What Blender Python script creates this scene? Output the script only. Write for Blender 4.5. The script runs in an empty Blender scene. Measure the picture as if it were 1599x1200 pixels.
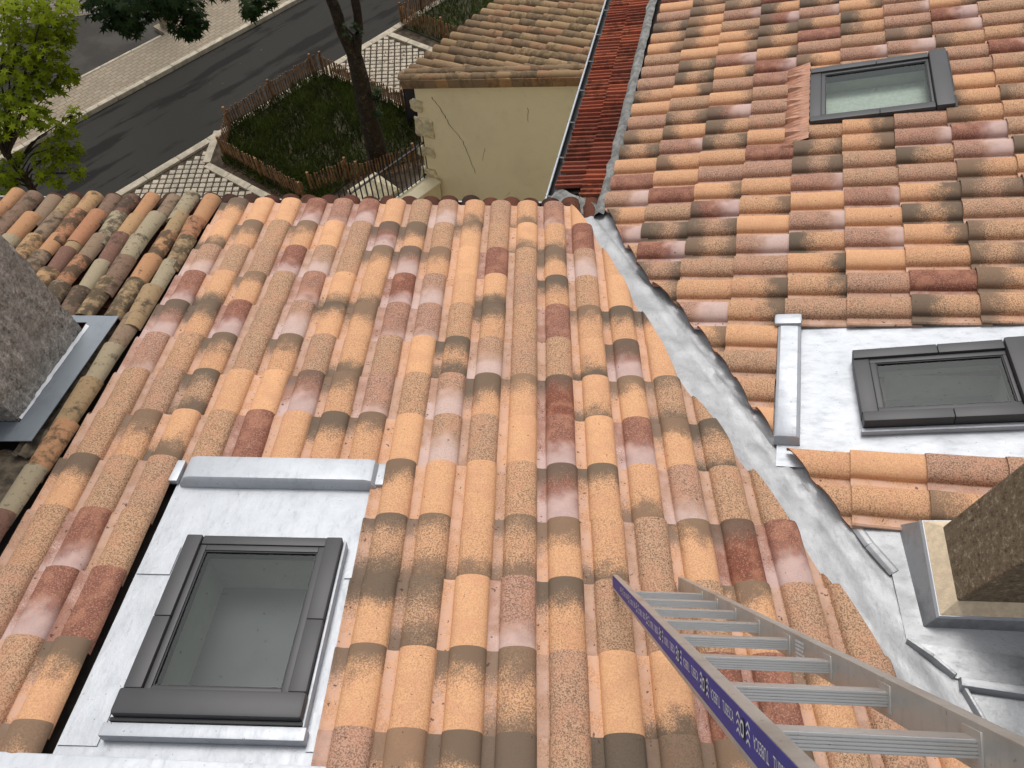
import bpy, bmesh, math, random
from mathutils import Vector, Matrix, noise
random.seed(7)
sc = bpy.context.scene
R = math.radians
H = 11.0                                   # camera height above the street
# ------------------------------------------------------------------ camera
cam_d = bpy.data.cameras.new('camera'); cam = bpy.data.objects.new('camera', cam_d)
sc.collection.objects.link(cam)
W = Matrix(((0.99962, 0.01432, -0.02359), (0.02487, -0.83781, 0.54539), (-0.01195, -0.54577, -0.83785)))
cx, cy, cz = W.col[0], -W.col[1], -W.col[2]
cam.matrix_world = Matrix(((cx[0], cy[0], cz[0], 0), (cx[1], cy[1], cz[1], 0), (cx[2], cy[2], cz[2], H), (0, 0, 0, 1)))
cam_d.sensor_width = 36; cam_d.lens = 25.62; cam_d.clip_start = 0.02; cam_d.clip_end = 600
sc.camera = cam
# ------------------------------------------------------------------ light
SUN_EL, SUN_AZ = 60, -10                   # azimuth from +Y towards +X (degrees)
wd = bpy.data.worlds.new('World'); sc.world = wd; wd.use_nodes = True
nt = wd.node_tree; nt.nodes.clear()
sky = nt.nodes.new('ShaderNodeTexSky'); sky.sky_type = 'NISHITA'; sky.sun_disc = False
sky.sun_elevation = R(SUN_EL); sky.sun_rotation = R(SUN_AZ); sky.air_density = 1.0; sky.dust_density = 4.0; sky.ozone_density = 1.0
hs = nt.nodes.new('ShaderNodeHueSaturation'); hs.inputs['Saturation'].default_value = 0.22
bg = nt.nodes.new('ShaderNodeBackground'); bg.inputs[1].default_value = 0.15
out = nt.nodes.new('ShaderNodeOutputWorld')
nt.links.new(sky.outputs[0], hs.inputs['Color']); nt.links.new(hs.outputs[0], bg.inputs[0]); nt.links.new(bg.outputs[0], out.inputs[0])
sl = bpy.data.lights.new('sun', 'SUN'); sl.energy = 1.2; sl.angle = R(22); sl.color = (1.0, 0.965, 0.91)
so = bpy.data.objects.new('sun', sl); sc.collection.objects.link(so)
sd = Vector((math.sin(R(SUN_AZ))*math.cos(R(SUN_EL)), math.cos(R(SUN_AZ))*math.cos(R(SUN_EL)), math.sin(R(SUN_EL))))
so.rotation_euler = sd.to_track_quat('Z', 'Y').to_euler(); so.location = (0, 0, 40)
vs = sc.view_settings; vs.view_transform = 'Standard'; vs.look = 'None'; vs.gamma = 1; vs.exposure = 0.13
sc.cycles.max_bounces = 6; sc.cycles.diffuse_bounces = 3; sc.cycles.glossy_bounces = 3; sc.cycles.transparent_max_bounces = 8
sc.render.resolution_x = 1024; sc.render.resolution_y = 768
# ------------------------------------------------------------------ helpers
col = sc.collection
class MB:
    """collects faces, then links them as one mesh object"""
    def __init__(s): s.v = []; s.f = []; s.m = []
    def poly(s, pts, mi=0):
        n = len(s.v); s.v += [tuple(p) for p in pts]; s.f.append(tuple(range(n, n+len(pts)))); s.m.append(mi)
    def hexa(s, p, mi=0):                    # 8 corners: bottom 4 (ccw), top 4
        n = len(s.v); s.v += [tuple(q) for q in p]
        for f in ((3,2,1,0),(4,5,6,7),(0,1,5,4),(1,2,6,5),(2,3,7,6),(3,0,4,7)):
            s.f.append(tuple(n+i for i in f)); s.m.append(mi)
    def box(s, x0, x1, y0, y1, z0, z1, mi=0):
        s.hexa([(x0,y0,z0),(x1,y0,z0),(x1,y1,z0),(x0,y1,z0),(x0,y0,z1),(x1,y0,z1),(x1,y1,z1),(x0,y1,z1)], mi)
    def bar(s, a, b, wx, wz, up=Vector((0,0,1)), mi=0):
        a = Vector(a); b = Vector(b); d = (b-a).normalized(); x = d.cross(up)
        if x.length < 1e-4: x = Vector((1,0,0))
        x.normalize(); z = x.cross(d)
        p = []
        for q in (a, b): p.append([q - x*wx/2 - z*wz/2, q + x*wx/2 - z*wz/2, q + x*wx/2 + z*wz/2, q - x*wx/2 + z*wz/2])
        s.hexa([p[0][0], p[0][1], p[1][1], p[1][0], p[0][3], p[0][2], p[1][2], p[1][3]], mi)
    def prism(s, pts, z0, z1, mi=0):
        n = len(s.v); k = len(pts)
        ar = sum(pts[i][0]*pts[(i+1)%k][1]-pts[(i+1)%k][0]*pts[i][1] for i in range(k))
        if ar < 0: pts = pts[::-1]
        s.v += [(p[0],p[1],z0) for p in pts] + [(p[0],p[1],z1) for p in pts]
        s.f.append(tuple(range(n+k-1, n-1, -1))); s.f.append(tuple(range(n+k, n+2*k))); s.m += [mi, mi]
        for i in range(k):
            j = (i+1)%k; s.f.append((n+i, n+j, n+k+j, n+k+i)); s.m.append(mi)
    def tube(s, pts, rad, seg=8, mi=0, cap=True):
        pts = [Vector(p) for p in pts]; n0 = len(s.v)
        if not hasattr(rad, '__len__'): rad = [rad]*len(pts)
        for i, p in enumerate(pts):
            d = (pts[min(i+1,len(pts)-1)]-pts[max(i-1,0)]).normalized()
            x = d.cross(Vector((0.13,0.21,1)) if abs(d.z) < .95 else Vector((1,0,0))).normalized(); y = x.cross(d)
            for k in range(seg):
                a = 2*math.pi*k/seg; s.v.append(tuple(p + (x*math.cos(a)+y*math.sin(a))*rad[i]))
        for i in range(len(pts)-1):
            for k in range(seg):
                a = n0+i*seg+k; b = n0+i*seg+(k+1)%seg; s.f.append((a, b, b+seg, a+seg)); s.m.append(mi)
        if cap:
            s.f.append(tuple(range(n0+seg-1, n0-1, -1))); s.f.append(tuple(range(n0+(len(pts)-1)*seg, n0+len(pts)*seg))); s.m += [mi, mi]
    def mesh(s, name, mats, smooth=None, bevel=0):
        me = bpy.data.meshes.new(name); me.from_pydata(s.v, [], s.f)
        for m in (mats if isinstance(mats, (list, tuple)) else [mats]): me.materials.append(m)
        me.polygons.foreach_set('material_index', s.m)
        if bevel:
            bm = bmesh.new(); bm.from_mesh(me)
            bmesh.ops.remove_doubles(bm, verts=bm.verts, dist=1e-5)
            bmesh.ops.recalc_face_normals(bm, faces=bm.faces)
            es = [e for e in bm.edges if len(e.link_faces) == 2 and e.calc_face_angle(0) > .5]
            bmesh.ops.bevel(bm, geom=es, offset=bevel, segments=2, affect='EDGES', profile=.6)
            bm.to_mesh(me); bm.free()
        if smooth is not None:
            me.polygons.foreach_set('use_smooth', [True]*len(me.polygons)); me.set_sharp_from_angle(angle=R(smooth))
        me.update(); return me
    def build(s, name, mats, parent=None, smooth=None, bevel=0, **kw):
        return obj(name, s.mesh(name, mats, smooth, bevel), parent, **kw)
def obj(name, data, parent=None, loc=None, rot=None, **kw):
    o = bpy.data.objects.new(name, data); col.objects.link(o)
    if parent: o.parent = parent
    if loc is not None: o.location = loc
    if rot is not None: o.rotation_euler = rot
    for k, v in kw.items(): o[k] = v
    return o
def thing(name, label, cat, loc=(0,0,0), group=None):
    o = bpy.data.objects.new(name, None); col.objects.link(o); o.location = loc; o['label'] = label; o['category'] = cat
    o.empty_display_size = .2
    if group: o['group'] = group
    return o
def local(o, parent, mat):                 # give a child a world matrix under an unrotated parent
    o.parent = parent; o.matrix_local = Matrix.Translation(-parent.location) @ mat
# ------------------------------------------------------------------ materials
def material(name):
    m = bpy.data.materials.new(name); m.use_nodes = True
    n = m.node_tree; b = n.nodes['Principled BSDF']; return m, n, b
class NG:
    def __init__(s, nt): s.nt = nt
    def n(s, t, **kw):
        x = s.nt.nodes.new(t)
        for k, v in kw.items(): setattr(x, k, v)
        return x
    def put(s, inp, v):
        if hasattr(v, 'is_linked') or isinstance(v, bpy.types.NodeSocket): s.nt.links.new(v, inp)
        else: inp.default_value = v
    def math(s, op, a, b=0.0, c=None, clamp=False):
        x = s.n('ShaderNodeMath', operation=op, use_clamp=clamp); s.put(x.inputs[0], a); s.put(x.inputs[1], b)
        if c is not None: s.put(x.inputs[2], c)
        return x.outputs[0]
    def mix(s, f, a, b, bt='MIX'):
        x = s.n('ShaderNodeMix', data_type='RGBA', blend_type=bt); s.put(x.inputs[0], f)
        s.put(x.inputs[6], a if isinstance(a, bpy.types.NodeSocket) else (*a, 1)); s.put(x.inputs[7], b if isinstance(b, bpy.types.NodeSocket) else (*b, 1))
        return x.outputs[2]
    def noise(s, vec, scale, detail=4, rough=.55, out=0):
        x = s.n('ShaderNodeTexNoise'); s.nt.links.new(vec, x.inputs['Vector']); x.inputs['Scale'].default_value = scale
        x.inputs['Detail'].default_value = detail; x.inputs['Roughness'].default_value = rough; return x.outputs[out]
    def ramp(s, f, stops, interp='LINEAR'):
        x = s.n('ShaderNodeValToRGB'); x.color_ramp.interpolation = interp; e = x.color_ramp.elements
        while len(e) < len(stops): e.new(.5)
        for k, (p, c) in zip(e, stops): k.position = p; k.color = (*c, 1) if hasattr(c, '__len__') else (c, c, c, 1)
        s.put(x.inputs[0], f); return x.outputs[0]
    def step(s, v, a, b):
        x = s.n('ShaderNodeMapRange', interpolation_type='SMOOTHSTEP'); s.put(x.inputs[0], v); s.put(x.inputs[1], a); s.put(x.inputs[2], b); return x.outputs[0]
    def coords(s, kind='Object', jitter=True):
        t = s.n('ShaderNodeTexCoord').outputs[kind]
        if not jitter: return t
        i = s.n('ShaderNodeObjectInfo'); a = s.math('MULTIPLY', i.outputs['Random'], 91.7)
        v = s.n('ShaderNodeVectorMath', operation='ADD'); s.nt.links.new(t, v.inputs[0]); s.nt.links.new(a, v.inputs[1]); return v.outputs[0]
    def bump(s, h, strength=.3, dist=.01):
        b = s.n('ShaderNodeBump'); b.inputs['Strength'].default_value = strength; b.inputs['Distance'].default_value = dist
        s.nt.links.new(h, b.inputs['Height']); return b.outputs[0]
def simple(name, c, rough=.7, metal=0, var=.25, scale=8, bump=.0, bscale=60, c2=None, jitter=True):
    m, n, b = material(name); g = NG(n); v = g.coords('Object', jitter)
    nz = g.noise(v, scale, 5, .6)
    d = c2 or tuple(x*(1-var) for x in c); l = c if c2 else tuple(min(1, x*(1+var)) for x in c)
    n.links.new(g.mix(g.step(nz, .35, .65), d, l), b.inputs['Base Color'])
    b.inputs['Roughness'].default_value = rough; b.inputs['Metallic'].default_value = metal
    if bump: n.links.new(g.bump(g.noise(v, bscale, 6, .65), bump, .01), b.inputs['Normal'])
    return m
M = {}
def mat_new_tile():
    m, n, b = material('terracotta_tile'); g = NG(n)
    oi = g.n('ShaderNodeObjectInfo'); sep = g.n('ShaderNodeSeparateColor'); n.links.new(oi.outputs['Color'], sep.inputs[0])
    hue, dk, uk, wh = sep.outputs[0], sep.outputs[1], sep.outputs[2], oi.outputs['Alpha']
    raw = g.n('ShaderNodeTexCoord').outputs['Object']; v = g.coords()
    sx = g.n('ShaderNodeSeparateXYZ'); n.links.new(raw, sx.inputs[0])
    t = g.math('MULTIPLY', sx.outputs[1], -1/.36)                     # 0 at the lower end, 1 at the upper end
    base = g.ramp(hue, [(0, (.69,.375,.195)), (.22, (.59,.32,.17)), (.4, (.44,.265,.16)), (.58, (.41,.23,.165)), (.78, (.285,.115,.082)), (1, (.21,.056,.034))])
    big = g.noise(v, 10, 2, .5); mid = g.noise(v, 42, 2, .6); fine = g.noise(v, 130, 1, .5); grain = g.noise(v, 270, 1, .5)
    fg = g.math('ADD', g.math('MULTIPLY', fine, .55), g.math('MULTIPLY', grain, .45))
    amt = g.math('ADD', .26, g.math('MULTIPLY', g.step(hue, .08, .36), .64))
    c = g.mix(g.math('MULTIPLY', g.step(fg, .50, .56), amt), base, g.mix(.80, base, (.11,.072,.046)))
    c = g.mix(g.math('MULTIPLY', g.step(fg, .46, .38), .28), c, (.66,.47,.32))
    c = g.mix(g.math('MULTIPLY', g.step(big, .46, .66), .30), c, (.52,.255,.155))
    pan = g.math('SUBTRACT', 1.0, g.step(sx.outputs[0], -.095, -.084))
    c = g.mix(g.math('MULTIPLY', pan, g.math('ADD', .15, g.math('MULTIPLY', g.step(fg, .45, .55), .55))), c, g.mix(g.step(big, .4, .6), (.42,.255,.195), (.55,.40,.345)))
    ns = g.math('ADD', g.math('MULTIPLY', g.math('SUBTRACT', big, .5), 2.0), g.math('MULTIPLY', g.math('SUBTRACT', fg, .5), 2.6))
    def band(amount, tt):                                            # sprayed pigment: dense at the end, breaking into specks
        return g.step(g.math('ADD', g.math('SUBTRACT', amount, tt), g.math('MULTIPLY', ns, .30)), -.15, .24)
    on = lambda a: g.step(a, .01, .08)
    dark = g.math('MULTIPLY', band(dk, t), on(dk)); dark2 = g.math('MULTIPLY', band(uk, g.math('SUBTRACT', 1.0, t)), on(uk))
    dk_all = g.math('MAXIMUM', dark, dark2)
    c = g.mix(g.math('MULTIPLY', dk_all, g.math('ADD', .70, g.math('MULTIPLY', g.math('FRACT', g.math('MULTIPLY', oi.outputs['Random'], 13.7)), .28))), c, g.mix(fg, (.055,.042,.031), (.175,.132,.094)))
    white = g.math('MULTIPLY', band(wh, g.math('SUBTRACT', .95, t)), on(wh))
    c = g.mix(g.math('MULTIPLY', white, .58), c, (.62,.48,.45))
    c = g.mix(g.math('MULTIPLY', g.step(g.math('ADD', mid, g.math('MULTIPLY', pan, .05)), .715, .74), .8), c, (.075,.035,.025))   # crumbs of dirt and moss
    n.links.new(c, b.inputs['Base Color']); b.inputs['Roughness'].default_value = .85
    b.inputs['Specular IOR Level'].default_value = .25
    n.links.new(g.bump(fine, .30, .004), b.inputs['Normal'])
    return m
def mat_old_tile(name, stops, lichen=.5, moss=(.20,.18,.07), pale=(.46,.42,.31), dark=(.055,.042,.032)):
    m, n, b = material(name); g = NG(n)
    oi = g.n('ShaderNodeObjectInfo'); v = g.coords()
    base = g.ramp(oi.outputs['Random'], stops, 'CONSTANT')
    n1 = g.noise(v, 11, 5, .65); n2 = g.noise(v, 32, 6, .7); n3 = g.noise(v, 140, 3, .7)
    r2 = g.math('FRACT', g.math('MULTIPLY', oi.outputs['Random'], 37.3))
    c = g.mix(g.math('MULTIPLY', n3, .5), base, g.mix(.5, base, (.12,.08,.05)))
    a = g.math('MULTIPLY', r2, .28)
    c = g.mix(g.math('MULTIPLY', g.step(g.math('ADD', n1, a), .66, .82), .85*lichen*1.6), c, dark)
    c = g.mix(g.math('MULTIPLY', g.step(g.math('SUBTRACT', n2, g.math('MULTIPLY', a, -.4)), .58, .70), lichen), c, moss)
    c = g.mix(g.math('MULTIPLY', g.step(g.noise(v, 55, 5, .7), .60, .68), lichen), c, pale)
    n.links.new(c, b.inputs['Base Color']); b.inputs['Roughness'].default_value = .95; b.inputs['Specular IOR Level'].default_value = .15
    n.links.new(g.bump(g.math('ADD', n2, g.math('MULTIPLY', n3, .5)), .6, .008), b.inputs['Normal'])
    return m
def mat_zinc(name, c=(.74,.76,.79), rough=.38, metal=.85, stain=.5, wrinkle=.25, dark=(.40,.42,.44), spots=.5):
    m, n, b = material(name); g = NG(n); v = g.coords('Object', False)
    mp = g.n('ShaderNodeMapping'); mp.inputs['Scale'].default_value = (1, .35, 1); n.links.new(v, mp.inputs[0])
    n1 = g.noise(v, 3.2, 6, .66); n2 = g.noise(mp.outputs[0], 26, 6, .72); n3 = g.noise(v, 75, 2, .6)
    cc = g.mix(g.math('MULTIPLY', g.step(n1, .44, .70), stain), c, dark)
    cc = g.mix(g.math('MULTIPLY', g.step(n2, .52, .70), stain*.7), cc, tuple(x*.62 for x in c))
    cc = g.mix(g.math('MULTIPLY', g.step(n3, .70, .73), spots), cc, (.16,.16,.16))
    n.links.new(cc, b.inputs['Base Color']); b.inputs['Metallic'].default_value = metal
    n.links.new(g.math('ADD', rough-.14, g.math('MULTIPLY', n2, .32)), b.inputs['Roughness'])
    n.links.new(g.bump(g.math('ADD', n1, g.math('MULTIPLY', n2, .25)), wrinkle, .02), b.inputs['Normal'])
    return m
M['tile'] = mat_new_tile()
M['clay'] = simple('raw_cut_clay', (.36,.13,.065), .95, 0, .4, 30, .8, 90)
M['old'] = mat_old_tile('weathered_canal_tile', [(0,(.47,.25,.13)),(.14,(.36,.25,.14)),(.28,(.22,.14,.10)),(.42,(.42,.20,.11)),(.52,(.36,.30,.20)),(.66,(.20,.105,.08)),(.76,(.44,.27,.14)),(.88,(.27,.19,.13))], .6, (.095,.075,.045), (.38,.325,.24))
M['eave'] = mat_old_tile('mossy_eave_tile', [(0,(.085,.030,.021)),(.4,(.05,.022,.017)),(.7,(.12,.04,.026))], .5, (.05,.03,.015), (.20,.12,.08), (.03,.018,.014))
M['cream_tile'] = mat_old_tile('grey_brown_canal_tile', [(0,(.31,.205,.115)),(.3,(.22,.15,.09)),(.5,(.35,.235,.13)),(.7,(.26,.175,.105)),(.85,(.34,.20,.115))], .45, (.11,.095,.055), (.34,.27,.18), (.075,.058,.042))
M['red_tile'] = mat_old_tile('red_ribbed_tile', [(0,(.29,.07,.04)),(.3,(.21,.05,.032)),(.55,(.36,.10,.055)),(.8,(.25,.07,.045))], .5, (.10,.05,.03), (.46,.19,.11), (.07,.028,.02))
M['verge'] = mat_old_tile('verge_tile', [(0,(.38,.22,.11)),(.3,(.30,.17,.09)),(.5,(.24,.16,.10)),(.75,(.34,.19,.10))], .4, (.16,.14,.07), (.36,.29,.18), (.09,.06,.04))
M['zinc'] = mat_zinc('new_zinc', c=(.45,.47,.50), rough=.5, metal=.4, stain=.5, wrinkle=.3, dark=(.34,.358,.38), spots=.85)
M['valley'] = mat_zinc('creased_valley_zinc', c=(.41,.415,.425), rough=.52, metal=.35, stain=.7, wrinkle=.5, dark=(.24,.245,.25))
M['zincdark'] = mat_zinc('dull_zinc', c=(.34,.35,.36), rough=.46, metal=.6, stain=.7, wrinkle=.4, dark=(.12,.125,.13))
M['leadgrey'] = mat_zinc('grey_flashing', c=(.20,.225,.25), rough=.65, metal=.2, stain=.4, wrinkle=.1, dark=(.13,.145,.16))
M['frame'] = simple('dark_grey_lacquer', (.042,.041,.044), .5, 0, .06, 4, .03, 300)
M['rubber'] = simple('black_rubber', (.012,.012,.013), .6, 0, .1)
M['plaster'] = simple('pale_reveal', (.36,.385,.335), .9, 0, .05)
M['room'] = simple('dark_room_floor', (.085,.088,.096), .9, 0, .15, 2)
M['blind'] = simple('pale_blind', (.42,.46,.41), .9, 0, .08, 30)
M['room'].node_tree.nodes['Principled BSDF'].inputs['Specular IOR Level'].default_value = 0
M['deck'] = simple('dark_roof_deck', (.035,.026,.02), .95, 0, .3)
M['mortar'] = simple('grey_mortar', (.20,.20,.19), .95, 0, .3, 14, .6, 60)
M['mortar_old'] = simple('brown_old_mortar', (.10,.078,.052), .95, 0, .5, 14, .8, 40)
M['render_cream'] = None
def mat_cream():
    m, n, b = material('cream_render'); g = NG(n); v = g.coords('Object', False)
    n1 = g.noise(v, .9, 6, .65); n2 = g.noise(v, 7, 6, .7)
    c = g.mix(g.step(n1, .4, .68), (.80,.71,.50), (.74,.65,.46)); c = g.mix(g.math('MULTIPLY', g.step(n2, .56, .72), .25), c, (.56,.48,.34))
    n.links.new(c, b.inputs['Base Color']); b.inputs['Roughness'].default_value = .93
    n.links.new(g.bump(g.math('ADD', n2, g.noise(v, 60, 4, .6)), .25, .01), b.inputs['Normal']); return m
M['cream'] = mat_cream()
M['stone'] = simple('rough_cream_stone', (.56,.49,.34), .95, 0, .25, 9, .7, 30)
def mat_rough(name, cols, s1, s2, bump=1.0, dist=.02):
    m, n, b = material(name); g = NG(n); v = g.coords('Object', False)
    n1 = g.noise(v, s1, 6, .7); n2 = g.noise(v, s2, 5, .75); n3 = g.noise(v, s1*.2, 3, .5)
    mx = g.math('ADD', g.math('MULTIPLY', n1, .5), g.math('MULTIPLY', n2, .5))
    c = g.ramp(mx, [(.38, cols[0]), (.46, cols[1]), (.54, cols[2]), (.63, cols[3])])
    c = g.mix(g.math('MULTIPLY', g.step(n3, .5, .7), .4), c, cols[1])
    n.links.new(c, b.inputs['Base Color']); b.inputs['Roughness'].default_value = .95; b.inputs['Specular IOR Level'].default_value = .2
    n.links.new(g.bump(mx, bump, dist), b.inputs['Normal']); return m
M['chimL'] = mat_rough('grey_roughcast', [(.10,.092,.08),(.30,.285,.255),(.45,.43,.39),(.78,.76,.71)], 15, 44, 1.0, .04)
M['chimR'] = mat_rough('brown_roughcast', [(.075,.052,.034),(.19,.145,.095),(.24,.19,.127),(.50,.43,.31)], 22, 58, 1.0, .025)
M['plinth'] = simple('cream_mortar_band', (.62,.50,.35), .95, 0, .1, 30, .35, 200)
M['alu'] = mat_zinc('worn_aluminium', c=(.52,.50,.465), rough=.42, metal=.65, stain=.5, wrinkle=.05, dark=(.25,.225,.19))
M['alu2'] = mat_zinc('bright_ribbed_aluminium', c=(.60,.595,.58), rough=.34, metal=.78, stain=.3, wrinkle=.03, dark=(.38,.37,.35))
M['blue'] = simple('blue_sticker', (.018,.026,.27), .55, 0, .12, 20)
M['white'] = simple('white_print', (.75,.75,.77), .5, 0, .05)
M['lilac'] = simple('lilac_print', (.16,.15,.45), .5, 0, .1)
def mat_asphalt():
    m, n, b = material('wet_asphalt'); g = NG(n); t = g.n('ShaderNodeTexCoord').outputs['Object']
    mp = g.n('ShaderNodeMapping'); mp.inputs['Scale'].default_value = (.16, 1.25, 1); n.links.new(t, mp.inputs[0])
    s = g.noise(mp.outputs[0], 1.6, 6, .62); f = g.noise(t, 120, 3, .7); e = g.noise(t, 1.1, 4, .6)
    wet = g.step(g.math('ADD', s, g.math('MULTIPLY', g.math('SUBTRACT', e, .5), .25)), .50, .60)
    c = g.mix(wet, (.036,.034,.030), (.009,.0085,.008)); c = g.mix(g.math('MULTIPLY', f, .25), c, (.055,.051,.045))
    n.links.new(c, b.inputs['Base Color'])
    n.links.new(g.math('SUBTRACT', .82, g.math('MULTIPLY', wet, .22)), b.inputs['Roughness'])
    b.inputs['Specular IOR Level'].default_value = .04
    n.links.new(g.bump(f, .3, .004), b.inputs['Normal']); return m
M['asphalt'] = mat_asphalt()
M['asphalt2'] = simple('dry_asphalt', (.040,.035,.028), .95, 0, .3, 1.2, .3, 120)
def mat_brick(name, c1, c2, mortar, w, h, scale=1.0, off=.5, ms=.012):
    m, n, b = material(name); g = NG(n); t = g.n('ShaderNodeTexCoord').outputs['Object']
    k = g.n('ShaderNodeTexBrick'); n.links.new(t, k.inputs['Vector']); k.offset = off
    k.inputs['Color1'].default_value = (*c1, 1); k.inputs['Color2'].default_value = (*c2, 1); k.inputs['Mortar'].default_value = (*mortar, 1)
    k.inputs['Scale'].default_value = scale; k.inputs['Brick Width'].default_value = w; k.inputs['Row Height'].default_value = h; k.inputs['Mortar Size'].default_value = ms; k.inputs['Mortar Smooth'].default_value = .3
    nz = g.noise(t, 2.2, 5, .6); c = g.mix(g.math('MULTIPLY', g.step(nz, .4, .7), .35), k.outputs[0], tuple(x*.6 for x in c1))
    n.links.new(c, b.inputs['Base Color']); b.inputs['Roughness'].default_value = .9
    n.links.new(g.bump(g.math('SUBTRACT', 1.0, k.outputs[1]), .5, .01), b.inputs['Normal']); return m
M['sidewalk'] = mat_brick('sidewalk_setts', (.30,.245,.17), (.25,.20,.14), (.17,.135,.095), .20, .12)
M['setts'] = mat_brick('grey_setts', (.20,.165,.13), (.15,.125,.10), (.06,.05,.04), .17, .13, ms=.016)
M['kerb'] = simple('pale_kerb_stone', (.40,.35,.265), .9, 0, .18, 6, .3, 60)
M['paver'] = simple('white_paver', (.39,.34,.265), .9, 0, .18, 5, .3, 60)
M['soil'] = simple('dark_soil', (.062,.044,.027), .97, 0, .5, 7, .8, 40)
M['grassbase'] = simple('matted_grass', (.040,.046,.014), .95, 0, .5, 5, .8, 40, c2=(.035,.026,.014))
M['wood'] = simple('chestnut_paling', (.20,.105,.045), .85, 0, .45, 5, .2, 60)
M['iron'] = simple('black_iron', (.010,.010,.012), .5, 0, .2)
M['bark_dark'] = mat_rough('dark_bark', [(.012,.009,.006),(.028,.02,.014),(.04,.03,.021),(.10,.085,.065)], 9, 40, .9, .03)
M['bark_pale'] = mat_rough('pale_bark', [(.10,.08,.05),(.22,.18,.12),(.27,.23,.15),(.34,.30,.21)], 5, 20, .5, .02)
def mat_leaf(name, a, b_, tr=.3):
    m, n, b = material(name); g = NG(n); at = g.n('ShaderNodeAttribute', attribute_name='tint')
    n.links.new(g.mix(at.outputs['Fac'], a, b_), b.inputs['Base Color']); b.inputs['Roughness'].default_value = .7; b.inputs['Specular IOR Level'].default_value = .12
    td = g.n('ShaderNodeBsdfTranslucent'); n.links.new(g.mix(at.outputs['Fac'], a, b_), td.inputs[0])
    ms = g.n('ShaderNodeMixShader'); ms.inputs[0].default_value = tr; n.links.new(b.outputs[0], ms.inputs[1]); n.links.new(td.outputs[0], ms.inputs[2])
    n.links.new(ms.outputs[0], n.nodes['Material Output'].inputs[0]); return m
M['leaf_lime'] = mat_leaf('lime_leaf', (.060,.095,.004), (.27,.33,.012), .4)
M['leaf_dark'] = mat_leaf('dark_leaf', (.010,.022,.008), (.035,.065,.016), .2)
M['grass'] = mat_leaf('grass_blade', (.034,.046,.010), (.11,.145,.03), .2)
M['litter'] = mat_leaf('dead_leaf', (.06,.03,.014), (.16,.085,.035), .1)
def mat_glass():
    m, n, b = material('window_glass'); g = NG(n); n.nodes.remove(b)
    tr = g.n('ShaderNodeBsdfTransparent'); tr.inputs[0].default_value = (.88,.92,.89,1)
    gl = g.n('ShaderNodeBsdfGlossy'); gl.inputs['Roughness'].default_value = .03; gl.inputs[0].default_value = (.9,.95,.93,1)
    fr = g.n('ShaderNodeFresnel'); fr.inputs[0].default_value = 1.52
    v = g.coords('Object', False); dr = g.math('MULTIPLY', g.step(g.noise(v, 48, 2, .5), .69, .72), .35)
    f = g.math('ADD', g.math('MULTIPLY', fr.outputs[0], .85), .004)
    ms = g.n('ShaderNodeMixShader'); n.links.new(f, ms.inputs[0]); n.links.new(tr.outputs[0], ms.inputs[1]); n.links.new(gl.outputs[0], ms.inputs[2])
    df = g.n('ShaderNodeBsdfDiffuse'); df.inputs[0].default_value = (.06,.065,.06,1)
    m2 = g.n('ShaderNodeMixShader'); n.links.new(dr, m2.inputs[0]); n.links.new(ms.outputs[0], m2.inputs[1]); n.links.new(df.outputs[0], m2.inputs[2])
    n.links.new(m2.outputs[0], n.nodes['Material Output'].inputs[0]); return m
M['glass'] = mat_glass()
M['carpaint'] = simple('white_car_paint', (.7,.7,.7), .25, 0, .03)
M['carglass'] = simple('dark_car_glass', (.015,.017,.025), .12, 0, .1)
M['pleat'] = simple('terracotta_pleats', (.42,.205,.125), .6, 0, .18, 12, .15, 80)
# ------------------------------------------------------------------ roof frames
def frame(x, y, z, t, dz):
    x, y, z, t = Vector(x), Vector(y), Vector(z), Vector(t); t = t + z*dz
    return Matrix(((x[0],y[0],z[0],t[0]), (x[1],y[1],z[1],t[1]), (x[2],y[2],z[2],t[2]+H), (0,0,0,1)))
FM = frame((1.,-.00074,-.00301), (0,.97083,-.23978), (.0031,.23978,.97082), (-.03448,4.62268,-4.29403), -.075)     # y runs down the slope
FR = frame((.22549,.97196,-.06674), (-.93234,.19541,-.30422), (-.28265,.13083,.95026), (2.40202,4.71913,-3.72918), -.075)
TW, TL = .22252, .36
nm, nr = FM.to_3x3().col[2], FR.to_3x3().col[2]; pm, pr = FM.translation, FR.translation
vd = nm.cross(nr).normalized()                                          # the valley line where both decks meet
A = Matrix((nm, nr, vd)); v0 = A.inverted() @ Vector((nm.dot(pm)-.02, nr.dot(pr)-.02, 0))
if vd.y > 0: vd = -vd                                                   # now runs up the valley, towards the camera
FMi, FRi = FM.inverted(), FR.inverted()
def valley_at(y):                                                       # valley point at world y
    return v0 + vd*((y-v0.y)/vd.y)
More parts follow.
